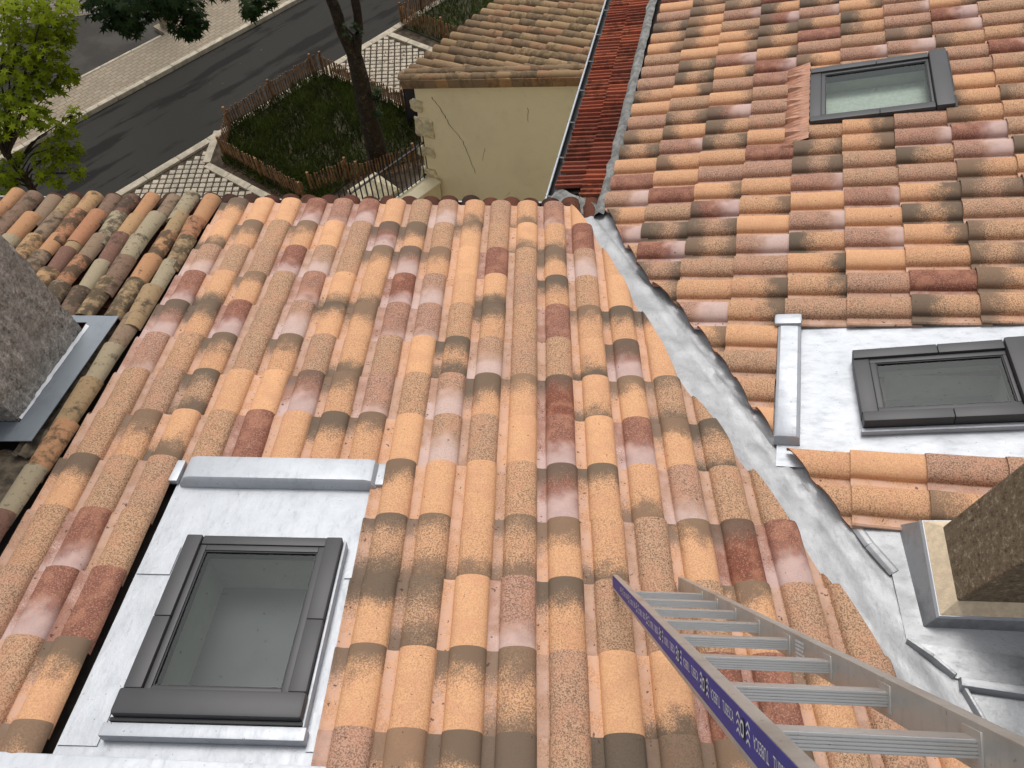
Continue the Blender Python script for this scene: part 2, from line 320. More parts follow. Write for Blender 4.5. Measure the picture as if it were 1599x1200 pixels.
# ------------------------------------------------------------------ tile meshes
def tile_bm():
    bm = bmesh.new(); prof = []
    prof.append((-.150, .004)); prof.append((-.140, .010)); prof.append((-.133, .004))
    prof.append((-.112, .000)); prof.append((-.090, .001))
    n = 12
    for i in range(n+1):
        a = math.pi*(1-i/n); x = .0845*math.cos(a); z = .054*max(0, math.sin(a))**.80
        prof.append((x, max(z+.003, .009 if i == n else 0)))
    prof.append((.0855, .0085))
    th = .012; ys = [0.0, -.012, -.20, -(TL+.055)]
    lift = lambda y: .025*(1+y/TL) if y > -TL else 0.0
    top = [[bm.verts.new((x, y, z+th+lift(y)-(.003 if k == 0 else 0))) for (x, z) in prof] for k, y in enumerate(ys)]
    bot = [[bm.verts.new((x*(1-.05*(x > -.085)), y, z+lift(y)-.002)) for (x, z) in prof] for y in (ys[0], ys[-1])]
    for a in range(len(ys)-1):
        for i in range(len(prof)-1): bm.faces.new((top[a][i], top[a+1][i], top[a+1][i+1], top[a][i+1]))
    for i in range(len(prof)-1):
        bm.faces.new((bot[0][i], bot[0][i+1], bot[1][i+1], bot[1][i]))
        bm.faces.new((top[0][i], top[0][i+1], bot[0][i+1], bot[0][i])); bm.faces.new((top[-1][i+1], top[-1][i], bot[1][i], bot[1][i+1]))
    for s in (0, -1):
        for a in range(len(ys)-1): pass
        bm.faces.new([top[a][s] for a in range(len(ys))] + [bot[1][s], bot[0][s]])
    bmesh.ops.recalc_face_normals(bm, faces=bm.faces)
    return bm
def finish(bm, name, mats, angle=40):
    me = bpy.data.meshes.new(name); bm.to_mesh(me); bm.free()
    for m in mats if isinstance(mats, list) else [mats]: me.materials.append(m)
    me.polygons.foreach_set('use_smooth', [True]*len(me.polygons)); me.set_sharp_from_angle(angle=R(angle)); me.update(); return me
TILE = finish(tile_bm(), 'tile', M['tile'])
def cut_tile(cuts, x, y):
    """cuts: list of (px,py,nx,ny) in roof coordinates; keeps the side the normal points away from"""
    bm = tile_bm()
    for px, py, nx, ny in cuts:
        r = bmesh.ops.bisect_plane(bm, geom=bm.verts[:]+bm.edges[:]+bm.faces[:], plane_co=(px-x, py-y, 0), plane_no=(nx, ny, 0), clear_outer=True)
        es = [e for e in bm.edges if len(e.link_faces) == 1]
        if es:
            for f_ in bmesh.ops.holes_fill(bm, edges=es, sides=0)['faces']: f_.material_index = 1
    if len(bm.faces) < 4: bm.free(); return None
    return finish(bm, 'tile', [M['tile'], M['clay']])
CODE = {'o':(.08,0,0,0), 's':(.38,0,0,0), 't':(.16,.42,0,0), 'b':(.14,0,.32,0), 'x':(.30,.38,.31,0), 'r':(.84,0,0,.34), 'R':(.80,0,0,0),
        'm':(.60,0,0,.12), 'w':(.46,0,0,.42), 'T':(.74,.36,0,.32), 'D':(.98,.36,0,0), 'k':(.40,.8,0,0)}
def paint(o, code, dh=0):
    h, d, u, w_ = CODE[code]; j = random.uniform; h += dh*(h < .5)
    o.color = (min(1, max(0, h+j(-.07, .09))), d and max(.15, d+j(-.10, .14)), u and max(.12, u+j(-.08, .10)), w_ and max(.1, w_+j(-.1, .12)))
def lay(roof, x, y, code, cuts=None, wob=1.0, dh=0):
    me = TILE
    if cuts:
        me = cut_tile(cuts, x, y)
        if not me: return
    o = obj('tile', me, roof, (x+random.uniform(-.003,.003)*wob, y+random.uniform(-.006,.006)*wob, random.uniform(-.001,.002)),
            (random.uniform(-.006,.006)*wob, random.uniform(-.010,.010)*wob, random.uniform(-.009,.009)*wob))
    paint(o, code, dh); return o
def footprint(x, y): return (x-.15, x+.0855, y-TL-.055, y)
def rect_clip(x, y, rect):
    """cuts that keep the largest piece of a tile outside rect (x0,x1,y0,y1); None if untouched, False if swallowed"""
    a0, a1, b0, b1 = footprint(x, y); b0 += .055; x0, x1, y0, y1 = rect
    if a1 <= x0 or a0 >= x1 or b1 <= y0 or b0 >= y1: return None
    opts = [((x0-a0)*(b1-b0), (x0, 0, 1, 0)), ((a1-x1)*(b1-b0), (x1, 0, -1, 0)), ((y0-b0)*(a1-a0), (0, y0, 0, 1)), ((b1-y1)*(a1-a0), (0, y1, 0, -1))]
    ar, c = max(opts, key=lambda t: t[0])
    return c if ar > .012 else False
def deck_mesh(x0, x1, y0, y1, holes, z, th=.02):
    xs = sorted({x0, x1, *[h[0] for h in holes], *[h[1] for h in holes]}); ys = sorted({y0, y1, *[h[2] for h in holes], *[h[3] for h in holes]})
    xs = [v for v in xs if x0 <= v <= x1]; ys = [v for v in ys if y0 <= v <= y1]
    bm = bmesh.new(); vs_ = {}
    def V(i, j):
        if (i, j) not in vs_: vs_[i, j] = bm.verts.new((xs[i], ys[j], z))
        return vs_[i, j]
    for i in range(len(xs)-1):
        for j in range(len(ys)-1):
            mx, my = (xs[i]+xs[i+1])/2, (ys[j]+ys[j+1])/2
            if any(h[0] < mx < h[1] and h[2] < my < h[3] for h in holes): continue
            bm.faces.new((V(i,j), V(i+1,j), V(i+1,j+1), V(i,j+1)))
    return bm
# ------------------------------------------------------------------ ground and street (road frame: t along the street, s across)
rd, rn = Vector((.642,.767)), Vector((-.767,.642))
def ts(t, s): return (rd.x*t+rn.x*s, rd.y*t+rn.y*s)
ROADROT = Matrix.Rotation(math.atan2(.767,.642), 4, 'Z'); ROADINV = ROADROT.inverted()
g_ = MB(); g_.poly([(-150,-150,0),(150,-150,0),(150,150,0),(-150,150,0)]); g_.build('ground', M['asphalt2'], kind='structure')
rdm = MB(); rdm.poly([(-60,14.5,.004),(80,14.5,.004),(80,17.6,.004),(-60,17.6,.004)])
ro = rdm.build('road', M['asphalt'], kind='structure'); ro.matrix_world = ROADROT
pv = MB(); pv.prism([(-30,17.66),(60,17.66),(60,19.5),(7.5,19.45),(7.5,18.88),(-30,18.80)], 0, .11)
pav = pv.build('pavement', M['sidewalk'], kind='structure'); pav.matrix_world = ROADROT
def kerbs(parent, a, b, wd_, ln, z0=-.02, z1=.115, inv=None):
    a, b = Vector((*a, 0)), Vector((*b, 0)); L_ = (b-a).length; k = max(1, round(L_/ln)); d = (b-a)/L_; ang = math.atan2(d.y, d.x)
    me = MB(); me.box(.004, L_/k-.004, 0, wd_, z0, z1); me = me.mesh('kerb_stone', M['kerb'], 30, .012)
    for i in range(k):
        p = a+d*(L_/k*i); o = obj('kerb_stone', me, parent)
        m_ = Matrix.Translation(p+Vector((0,0,random.uniform(-.004,.004)))) @ Matrix.Rotation(ang, 4, 'Z')
        o.matrix_local = m_
kerbs(pav, (-6, 17.52), (18, 17.52), .14, .8)
kerbs(pav, (-6, 18.81), (7.4, 18.88), .07, .9, -.02, .12)
st = MB(); st.poly([(-24,15.6,.012),(-10.2,19.5,.012),(-8.2,24,.012),(-8,40,.012),(-30,40,.012)])
st.build('courtyard_paving', M['setts'], kind='structure')
dirt = MB(); dirt.prism([ts(8.6,19.5), ts(30,19.5), ts(30,22.5), ts(8.6,21.2)], 0, .05); dirt.build('planting_strip', M['soil'], kind='structure')
# near side of the street: kerbs, grass-jointed pavers, planted beds
near = MB(); near.prism([ts(0,14.40), ts(24,14.40), ts(24,5), ts(0,5)], 0, .055)
nearp = near.build('verge_ground', M['soil'], kind='structure')
kerbs(nearp, ts(1.5, 14.39), ts(20, 14.39), .18, .85)
def kline(a, b, w_): kerbs(nearp, a, b, w_, .6)
kline((-7.22,12.90), (-7.24,14.00), -.0 or .17)
kline((-5.0,11.48), (-7.24,12.90), .17)
kline((-2.55,14.62), (-5.22,16.42), .17)
kline((-1.0,16.38), (-3.75,18.02), .17)
def inside(p, poly):
    c = False
    for i in range(len(poly)):
        a, b = poly[i], poly[i-1]
        if (a[1] > p[1]) != (b[1] > p[1]) and p[0] < (b[0]-a[0])*(p[1]-a[1])/(b[1]-a[1])+a[0]: c = not c
    return c
pvm = MB(); pvm.box(-.059, .059, -.057, .057, .02, .105); pvm = pvm.mesh('paver', M['paver'], 30, .008)
for poly, ang in (([(-8.72,11.95),(-7.30,13.62),(-7.34,12.86),(-5.62,11.72),(-5.62,11.3),(-8.72,11.3)], .05), ([(-5.08,16.42),(-3.86,17.86),(-2.6,17.12),(-1.2,16.2),(-2.4,14.75)], .10)):
    ca, sa = math.cos(ang), math.sin(ang); q0 = Vector(poly[0])
    for i in range(-30, 45):
        for j in range(-40, 40):
            p = (q0.x + (i*ca-j*sa)*.152, q0.y + (i*sa+j*ca)*.150)
            if all(inside((p[0]+a, p[1]+b), poly) for a in (-.06,.06) for b in (-.06,.06)):
                obj('paver', pvm, nearp, (p[0], p[1], random.uniform(-.006,.004)), (0, 0, ang+random.uniform(-.03,.03)))
BED = [(-7.02,14.20),(-5.30,16.30),(-2.6,14.55),(-2.2,13.3),(-3.9,12.5),(-4.6,11.6),(-5.2,11.75),(-6.98,12.98)]
BED2 = [(-3.55,18.35),(-1.5,20.6),(1.5,20.6),(1.5,16.6),(-.9,16.6)]
bd = MB(); bd.prism(BED, .05, .085); bd.build('garden_bed', M['grassbase'], kind='structure')
bd = MB(); bd.prism(BED2, .05, .085); bd.build('garden_bed', M['grassbase'], kind='structure')
def leafmesh(name, pts, mat, size, parent=None, shape='star', drop=.25, **kw):
    """many small leaves: pts = list of (centre, normal-ish, tint, scale)"""
    V, F, T = [], [], []
    for c, nrm, tint, s in pts:
        nrm = Vector(nrm).normalized(); u = nrm.orthogonal().normalized(); u = Matrix.Rotation(random.uniform(0, 6.28), 3, nrm) @ u; v = nrm.cross(u); n0 = len(V); z = size*s
        if shape == 'star':                        # five pointed lobes
            out_ = [(0,-.35),(.16,-.08),(.62,-.22),(.24,.10),(.52,.52),(.12,.34),(0,.95),(-.12,.34),(-.52,.52),(-.24,.10),(-.62,-.22),(-.16,-.08)]
            for a, b in out_: V.append(c + u*a*z + v*b*z - nrm*z*drop*(a*a+b*b))
            F.append(tuple(range(n0, n0+12))); T += [tint]*12
        elif shape == 'blade':
            for a, b in ((-.06,0),(.06,0),(.035,.6),(0,1.0),(-.035,.6)): V.append(c + u*a*z + nrm*b*z + v*(b*b*.45)*z)
            F.append(tuple(range(n0, n0+5))); T += [tint]*5
        else:
            for a, b in ((0,-.5),(.3,0),(0,.55),(-.3,0)): V.append(c + u*a*z + v*b*z - nrm*z*drop*abs(a))
            F.append(tuple(range(n0, n0+4))); T += [tint]*4
    me = bpy.data.meshes.new(name); me.from_pydata([tuple(p) for p in V], [], F); me.materials.append(mat)
    at = me.attributes.new('tint', 'FLOAT', 'POINT'); at.data.foreach_set('value', T); me.update()
    return obj(name, me, parent, **kw)
def rnd_in(poly):
    xs = [p[0] for p in poly]; ys = [p[1] for p in poly]
    while 1:
        p = (random.uniform(min(xs), max(xs)), random.uniform(min(ys), max(ys)))
        if inside(p, poly): return p
for poly, n in ((BED, 11000), (BED2, 5000)):
    P = []
    while len(P) < n:
        x, y = rnd_in(poly); d = noise.noise((x*1.7, y*1.7, 3.1)); tr = math.hypot(x+3.4, y-12.9)
        if random.random() > .55+d*1.3 or (poly is BED and tr < 1.0 and random.random() < .8): 
            if random.random() < .6: continue
        P.append((Vector((x, y, .08)), Vector((random.uniform(-.5,.5), random.uniform(-.5,.5), 1)), min(1, max(0, .35+d*.9+random.uniform(-.25,.3))), random.uniform(.5,1.25)))
    leafmesh('grass', P, M['grass'], .17, None, 'blade', kind='stuff', label='dark green grass in the fenced bed below the tree' if poly is BED else 'dark green grass in the far fenced bed', category='grass')
P = [(Vector((*rnd_in(random.choice([BED, BED, BED2])), .10)), Vector((random.uniform(-.5,.5), random.uniform(-.5,.5), 1)), random.random(), random.uniform(.6,1.2)) for _ in range(700)]
P += [(Vector((*rnd_in([(-5.0,16.3),(-3.8,17.8),(-2.4,17),(-2.6,14.8)]), .115)), (random.uniform(-.3,.3), random.uniform(-.3,.3), 1), random.random(), random.uniform(.5,1.0)) for _ in range(110)]
P += [(Vector((*ts(random.uniform(0,14), random.uniform(14.7,18.7)), .125)), (random.uniform(-.2,.2), random.uniform(-.2,.2), 1), random.random(), random.uniform(.4,.8)) for _ in range(30)]
P += [(Vector((*rnd_in([(-6.95,13.3),(-4.9,11.9),(-5.2,11.6),(-7.1,12.95)]), .09)), (random.uniform(-.5,.5), random.uniform(-.5,.5), 1), random.random()*.8, random.uniform(.5,1.0)) for _ in range(200)]
leafmesh('fallen_leaves', P, M['litter'], .07, None, 'oval', kind='stuff', label='brown fallen leaves scattered over bed and pavers', category='leaves')
# ------------------------------------------------------------------ paling fences
def picket_mesh():
    m_ = MB(); m_.hexa([(-.017,-.008,0),(.017,-.008,0),(.017,.008,0),(-.017,.008,0),(-.014,-.007,.5),(.014,-.007,.5),(.014,.007,.5),(-.014,.007,.5)]); return m_.mesh('picket', M['wood'])
PK = picket_mesh()
def fence(label, pts, z=.08):
    o = thing('paling_fence', label, 'fence', (*pts[0], z), 'chestnut paling fences round the beds'); o0 = Vector((*pts[0], 0))
    wire = MB()
    for a, b in zip(pts, pts[1:]):
        a, b = Vector((*a, 0)), Vector((*b, 0)); L_ = (b-a).length; d = (b-a)/L_; k = int(L_/.066); ang = math.atan2(d.y, d.x)
        for i in range(k+1):
            p = a+d*(i*L_/k)-o0
            obj('picket', PK, o, (p.x+random.uniform(-.006,.006), p.y+random.uniform(-.006,.006), random.uniform(-.03,.02)), (random.uniform(-.035,.035), random.uniform(-.035,.035), ang+random.uniform(-.2,.2)))
        for h in (.12, .38): wire.tube([a-o0+Vector((0,0,h)), b-o0+Vector((0,0,h))], .004, 5)
        for i in range(0, int(L_/1.3)+1):
            pm_ = MB(); p = a+d*min(L_, i*1.3)-o0; nrm = Vector((-d.y, d.x, 0))
            pm_.tube([p+nrm*.04, p+nrm*.04+Vector((0,0,.56))], .03, 8); pm_.build('post', M['wood'], o, 40)
    wire.build('wire', M['iron'], o)
    return o
fence('chestnut paling fence round the nearest bed along road and near pavers', [(-4.85,11.72),(-6.90,13.12),(-7.02,14.12),(-5.34,16.28)])
fence('chestnut paling fence between tree bed and far white pavers', [(-5.24,16.26),(-2.62,14.50)])
fence('low paling fence behind the black iron railing and pale pillar', [(-4.72,11.95),(-4.05,12.42),(-3.75,12.30),(-2.30,13.05)])
fence('paling fence at the far bed beside the cream house roof', [(-2.2,20.0),(-3.52,18.42),(-1.9,17.45)])
# ------------------------------------------------------------------ trees
def limb(mb, pts, r0, r1, seg=10):
    P_ = [Vector(p) for p in pts]; out_ = []
    for i in range(len(P_)-1):
        for k in range(5):
            t = k/5; p = P_[i].lerp(P_[i+1], t); out_.append(p + Vector((noise.noise(p*2.1), noise.noise(p*2.1+Vector((9,1,4))), 0))*.05)
    out_.append(P_[-1]); n = len(out_)
    mb.tube(out_, [r0+(r1-r0)*i/(n-1)+.012*noise.noise(out_[i]*5) for i in range(n)], seg)
def clump(c, r, n, tint, flat=.7, up=.9, s=1.0):
    L_ = []
    for _ in range(n):
        while 1:
            q = Vector((random.uniform(-1,1), random.uniform(-1,1), random.uniform(-1,1)))
            if .15 < q.length < 1: break
        p = Vector(c) + Vector((q.x*r, q.y*r, q.z*r*flat))
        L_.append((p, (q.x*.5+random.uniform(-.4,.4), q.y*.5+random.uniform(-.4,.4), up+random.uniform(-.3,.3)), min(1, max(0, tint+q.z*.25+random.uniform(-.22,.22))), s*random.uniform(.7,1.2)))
    return L_
# dark forked tree in the bed
t = thing('forked_tree', 'dark forked tree trunk rising from the fenced bed', 'tree', (-3.42,12.95,.05)); mb = MB()
limb(mb, [(0,0,0),(.02,.02,.35)], .34, .21); limb(mb, [(.0,.0,.3),(-.06,.10,1.4),(-.10,.16,2.5)], .22, .155)
limb(mb, [(-.10,.16,2.4),(-.26,.24,3.1),(-.40,.20,4.0),(-.42,.25,5.4),(-.3,.3,7.2)], .13, .05); limb(mb, [(-.10,.16,2.4),(.08,.30,3.0),(.10,.42,3.7),(.25,.5,5.0),(.4,.9,6.6)], .11, .04)
limb(mb, [(.0,.2,2.6),(.02,.05,3.0),(-.1,-.1,3.3)], .03, .01, 6)
for a in ((-.42,.25,5.4),(.25,.5,5.0),(.3,.7,6.0)):
    for k in range(4):
        d = Vector((random.uniform(-1,1), random.uniform(-.6,1), random.uniform(.5,1))); limb(mb, [a, Vector(a)+d*.7, Vector(a)+d*1.5+Vector((0,0,.1))], .035, .01, 6)
mb.build('trunk', M['bark_dark'], t, 60)
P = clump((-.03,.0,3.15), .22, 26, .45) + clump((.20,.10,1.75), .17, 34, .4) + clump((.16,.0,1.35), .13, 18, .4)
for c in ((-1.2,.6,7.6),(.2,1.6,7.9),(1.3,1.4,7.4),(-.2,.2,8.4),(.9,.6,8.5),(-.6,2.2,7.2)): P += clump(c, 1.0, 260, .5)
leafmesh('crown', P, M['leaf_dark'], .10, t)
# bright green tree in front of the road, at the left edge
def frompix(x, y, z):                                                    # design aid: a point at height z seen in the direction (x, y)
    d = Vector((0.,0.,0.)); q = Vector(((x-799.5)/1138., (y-600)/1138., 1.)); d = W @ q; return d*((z-H)/d.z) + Vector((0,0,H))
base = frompix(2, 235, 4.6); TB = Vector((base.x, base.y, 0))
t = thing('lime_green_tree', 'bright lime green leafy tree overhanging the road at left', 'tree', TB); mb = MB()
limb(mb, [(0,0,0),(.03,.02,1.6),(0,0,3.2),(.02,.03,4.6)], .075, .045, 8); limb(mb, [(.02,.03,4.5),(-.15,.35,5.4),(-.3,.6,6.6)], .045, .02, 8)
CL = [(30,30,5.9,.40,190,.75),(85,30,5.9,.30,120,.6),(25,70,5.8,.34,130,.7),(70,75,5.7,.36,170,.6),(88,50,5.7,.26,90,.65),(25,120,5.5,.42,190,.45),(70,115,5.4,.40,190,.5),(98,118,5.3,.22,70,.6),(30,160,5.2,.40,170,.45),(50,185,5.2,.26,90,.4),(12,200,4.9,.22,60,.75),(112,180,4.6,.16,36,.5),(105,205,4.6,.18,46,.6),(88,200,4.6,.12,20,.5),(82,230,4.5,.20,56,.55),(112,232,4.4,.18,44,.6),(70,250,4.4,.20,54,.55),(100,245,4.4,.18,44,.55),(118,268,4.3,.14,32,.6),(70,275,4.3,.15,34,.6),(92,285,4.2,.13,28,.55),(25,245,4.4,.16,34,.5),(12,280,4.2,.16,36,.55),(15,295,4.2,.16,32,.55),(-40,80,5.6,.6,260,.6),(-30,180,5.0,.5,200,.5),(5,10,6.2,.4,160,.7),(75,5,6.2,.34,130,.65),(-20,270,4.4,.4,120,.5)]
P = []
for x, y, z, r, n, ti in CL:
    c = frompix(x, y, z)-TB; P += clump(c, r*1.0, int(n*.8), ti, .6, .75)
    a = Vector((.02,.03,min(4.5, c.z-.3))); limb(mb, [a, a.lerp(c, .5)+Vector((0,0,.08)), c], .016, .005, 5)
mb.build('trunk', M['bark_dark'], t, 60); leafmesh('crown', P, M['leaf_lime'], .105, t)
# pale-barked street tree at the far kerb with dark leaves hanging into view
TB = Vector((-9.72,18.30,.1)); t = thing('plane_tree', 'pale barked street tree at pavement edge with dark drooping leaves', 'tree', TB); mb = MB()
limb(mb, [(0,0,-.05),(-.02,.03,.5),(-.12,.22,2.2),(-.2,.5,4.2)], .20, .11); limb(mb, [(-.2,.5,4.0),(.4,.1,5.0),(1.4,-.6,5.6)], .08, .02, 8); limb(mb, [(-.2,.5,4.0),(-1.0,.4,4.9),(-1.8,.2,5.4)], .08, .02, 8); limb(mb, [(-.2,.5,4.0),(-.1,1.2,5.6),(0,1.6,7.4)], .09, .02, 8)
P = []
for x, y, z, r, n in [(165,8,5.6,.30,90),(180,28,5.4,.26,70),(205,15,5.5,.36,130),(207,45,5.2,.16,40),(235,8,5.6,.26,80),(262,6,5.6,.18,40),(283,12,5.4,.34,130),(290,40,5.2,.24,80),(300,52,5.1,.15,40),(305,30,5.2,.2,60),(272,-2,5.6,.3,90),(388,8,5.0,.18,50),(392,22,4.9,.13,34),(405,2,5.0,.2,40),(425,-3,5.0,.14,20),(350,-40,5.6,.5,160),(200,-50,6.2,.7,220),(280,-60,6.2,.7,220),(120,-40,6.0,.6,160)]:
    c = frompix(x, y, z)-TB; P += clump(c, r*1.0, n, .45, .6, .75)
    a = Vector((-.2,.5,4.1)); limb(mb, [a, a.lerp(c, .55)+Vector((0,0,.3)), c], .02, .005, 5)
mb.build('trunk', M['bark_pale'], t, 60); leafmesh('crown', P, M['leaf_dark'], .125, t)
# ------------------------------------------------------------------ parked car half hidden by the lime tree
CF = Matrix.Translation((-15.35,16.35,0)) @ Matrix.Rotation(.36, 4, 'Z')
t = thing('parked_car', 'white parked car half hidden behind the lime green tree', 'car', (-15.35,16.35,0)); t.rotation_euler.z = .36
def loft(secs, name, mat, smooth=50):
    mb = MB(); n = len(secs[0])
    for s in secs: mb.v += s
    for i in range(len(secs)-1):
        for k in range(n-1): mb.f.append((i*n+k, i*n+k+1, (i+1)*n+k+1, (i+1)*n+k)); mb.m.append(0)
    mb.f.append(tuple(range(n-1,-1,-1))); mb.f.append(tuple(range((len(secs)-1)*n, len(secs)*n))); mb.m += [0,0]
    return mb.build(name, mat, t, smooth)
def sec(x, w_, z0, z1): return [(x,-w_*.96,z0),(x,-w_,z0+.25),(x,-w_*.97,z1-.12),(x,-w_*.82,z1),(x,w_*.82,z1),(x,w_*.97,z1-.12),(x,w_,z0+.25),(x,w_*.96,z0)]
loft([sec(-2.05,.6,.35,.62), sec(-1.9,.8,.25,.78), sec(-1.0,.86,.22,.95), sec(0,.87,.22,.98), sec(1.2,.86,.22,1.0), sec(1.9,.82,.25,.98), sec(2.08,.7,.35,.85)], 'body', M['carpaint'])
loft([sec(-1.0,.72,.8,.97), sec(-.35,.68,.8,1.42), sec(.6,.68,.8,1.46), sec(1.35,.66,.8,1.40), sec(1.95,.70,.8,1.0)], 'cabin', M['carpaint'])
for a, b in (((-.95,.98),(-.40,1.40)), ((1.42,1.41),(1.93,1.04))):
    mb = MB(); s_ = 1 if a[0] > 0 else -1; o_ = .012*s_
    mb.poly([(a[0]+o_,-.52,a[1]+.012),(a[0]+o_,.52,a[1]+.012),(b[0]+o_,.55,b[1]+.012),(b[0]+o_,-.55,b[1]+.012)]); mb.build('window', M['carglass'], t)
for x in (-1.3, 1.3):
    for y in (-.82, .82):
        mb = MB(); mb.tube([(x,y-.1,.31),(x,y+.1,.31)], .31, 20); mb.build('wheel', M['rubber'], t, 40)
for y in (-.62, .62):
    mb = MB(); mb.box(1.98,2.07,y-.12,y+.12,.72,.86); mb.build('tail_light', simple('red_lens', (.3,.02,.02), .3), t)
# ------------------------------------------------------------------ canal tile mesh (half round, tapered)
def canal_mesh(name, mat, L_=.40, r0=.078, r1=.068, th=.011, seg=9, squash=.85):
    bm = bmesh.new(); rings = []
    for y, r, dz in ((0, r0, .014), (-.5*L_, (r0+r1)/2, .007), (-L_, r1, 0)):
        for rr in (r, r-th):
            rings.append([bm.verts.new((rr*math.cos(math.pi*(1-i/seg)), y, rr*squash*math.sin(math.pi*i/seg)+dz)) for i in range(seg+1)])
    for a, b in ((0,2),(2,4)):
        for i in range(seg):
            bm.faces.new((rings[a][i], rings[b][i], rings[b][i+1], rings[a][i+1])); bm.faces.new((rings[a+1][i+1], rings[b+1][i+1], rings[b+1][i], rings[a+1][i]))
    for i in range(seg):
        bm.faces.new((rings[0][i+1], rings[1][i+1], rings[1][i], rings[0][i])); bm.faces.new((rings[4][i], rings[5][i], rings[5][i+1], rings[4][i+1]))
    for k in (0, -1):
        for a, b in ((0,2),(2,4)): bm.faces.new((rings[a][k], rings[a+1][k], rings[b+1][k], rings[b][k]))
    bmesh.ops.recalc_face_normals(bm, faces=bm.faces)
    return finish(bm, name, mat, 50)
# ------------------------------------------------------------------ cream house
P0 = Vector((-2.2998,11.2104,H-7.65)); ce = Vector((.55739,.83025,0)); cs = .25
cb = Vector((ce.y, -ce.x, cs)).normalized(); cn = cb.cross(ce).normalized(); cn = cn if cn.z > 0 else -cn
# roof frame: y runs down the slope (away from the ridge), x = y cross z
cyv = -cb; cxv = cyv.cross(cn)
FC = Matrix(((cxv[0],cyv[0],cn[0],P0[0]),(cxv[1],cyv[1],cn[1],P0[1]),(cxv[2],cyv[2],cn[2],P0[2]),(0,0,0,1))); FCi = FC.inverted()
vr = Vector((.8767,10.1454,H-6.8423)); vdir = (vr-P0); vrl = FCi @ vr                 # right end of the verge
ch = thing('cream_house', 'low cream rendered house with grey brown canal tile roof and cracked wall', 'house', (-2.08,11.2,0))
hv = Vector((vdir.x, vdir.y, 0)).normalized(); C0 = Vector((-2.08,11.2,0)); he = Vector((ce.x, ce.y, 0))
def cw(a, b, z): p = C0+hv*a+he*b; return Vector((p.x, p.y, z))-C0
ztop = lambda a, b: FC.translation.z + ((FCi @ (C0+hv*a+he*b)) and 0)
def roofz(p):                                                       # height of the roof plane over a ground point
    return P0.z - (cn.x*(p.x-P0.x)+cn.y*(p.y-P0.y))/cn.z
mb = MB(); q = []
for a, b in ((0,0),(5.2,0),(5.2,6.5),(0,6.5)):
    p = C0+hv*a+he*b; q.append((p-C0, roofz(p)-.13))
mb.hexa([tuple(p[0])[:2]+(0,) for p in q] + [(p[0].x, p[0].y, p[1]) for p in q])
mb.build('wall', M['cream'], ch)
dk = MB(); dk.poly([FC @ Vector(p) for p in ((vrl.x*0-.0, .05, -.07),(7.5,.05,-.07),(7.5,-5,-.07),(vrl.x*5/abs(vrl.y),-5,-.07))]); rf = dk.build('roof', M['deck']); rf.parent = ch
rf.matrix_local = Matrix.Translation(-ch.location)
CT = canal_mesh('tile', M['cream_tile'], .46, .096, .082, squash=1.0)
kx = vrl.x/vrl.y                                                       # skew of the verge in roof coordinates
for i in range(0, 24):
    x = .16+i*.235
    for j in range(0, 15):
        y = .10-j*.36
        if x < kx*y + .10: continue
        wpt = FC @ Vector((x, y, 0))
        if wpt.x > 2.6 or wpt.y > 16.5: continue
        o = obj('tile', CT, rf); o.matrix_local = FC @ Matrix.Translation((x+random.uniform(-.012,.012), y+random.uniform(-.02,.02), -.045+random.uniform(-.004,.006))) @ Matrix.Rotation(random.uniform(-.03,.03), 4, 'Z')
VG = canal_mesh('verge_tile', M['cream_tile'], .40, .075, .068)
vl = vdir.length; vx = vdir.normalized(); vz = cn; vy = vz.cross(vx).normalized()
def FV(s, off, up): p = P0+vx*s+vy*off+vz*up; y_ = -vx; z_ = vz; x_ = y_.cross(z_); return Matrix(((x_[0],y_[0],z_[0],p[0]),(x_[1],y_[1],z_[1],p[1]),(x_[2],y_[2],z_[2],p[2]),(0,0,0,1)))
vp = MB(); vp.hexa([(-.012,.0,-.10),(.012,.0,-.10),(.012,-.232,-.10),(-.012,-.232,-.10),(-.022,.0,.05),(.006,.0,.05),(.006,-.232,.05),(-.022,-.232,.05)]); vp = vp.mesh('verge_panel', M['verge'], 30, .006)
k = int(5.2/.235)
for i in range(k):
    s = i*.235
    for row, off in ((0, .04), (1, .19)):
        o = obj('verge_tile', VG, ch); o.matrix_local = Matrix.Translation(-ch.location) @ FV(s-.02+.06*row, off, .0+.015*row+random.uniform(-.004,.004)) @ Matrix.Rotation(random.uniform(-.02,.02), 4, 'Z')
    o = obj('verge_panel', vp, ch); o.matrix_local = Matrix.Translation(-ch.location) @ FV(s, -.03, -.045) @ Matrix.Rotation(random.uniform(-.03,.03), 4, 'Y')
# quoin stones at the wall corner and cracks in the render
def boulder(r, sx, sy, sz, seed):
    bm = bmesh.new(); bmesh.ops.create_icosphere(bm, subdivisions=3, radius=1)
    for v in bm.verts:
        k_ = 1+.28*noise.noise(v.co*1.6+Vector((seed,0,0)))+.12*noise.noise(v.co*4+Vector((0,seed,0)))
        p = Vector([math.copysign(abs(c)**.5, c) for c in v.co]); v.co = Vector((p.x*sx, p.y*sy, p.z*sz))*k_
    return finish(bm, 'quoin_stone', M['stone'], 60)
for i, (z, sx, sz, dx) in enumerate(((2.86,.14,.12,.02),(2.42,.22,.23,.10),(1.86,.20,.12,.08),(1.3,.2,.2,.08),(.6,.2,.24,.08))):
    p = cw(dx, 0, z); o = obj('quoin_stone', boulder(1, sx*.9, .05, sz*.9, i*3.1), ch, p, (0, 0, math.atan2(hv.y, hv.x)))
def onwall(a, z, out_=.004): nrm = Vector((hv.y, -hv.x, 0)); return cw(a, 0, z)+nrm*out_
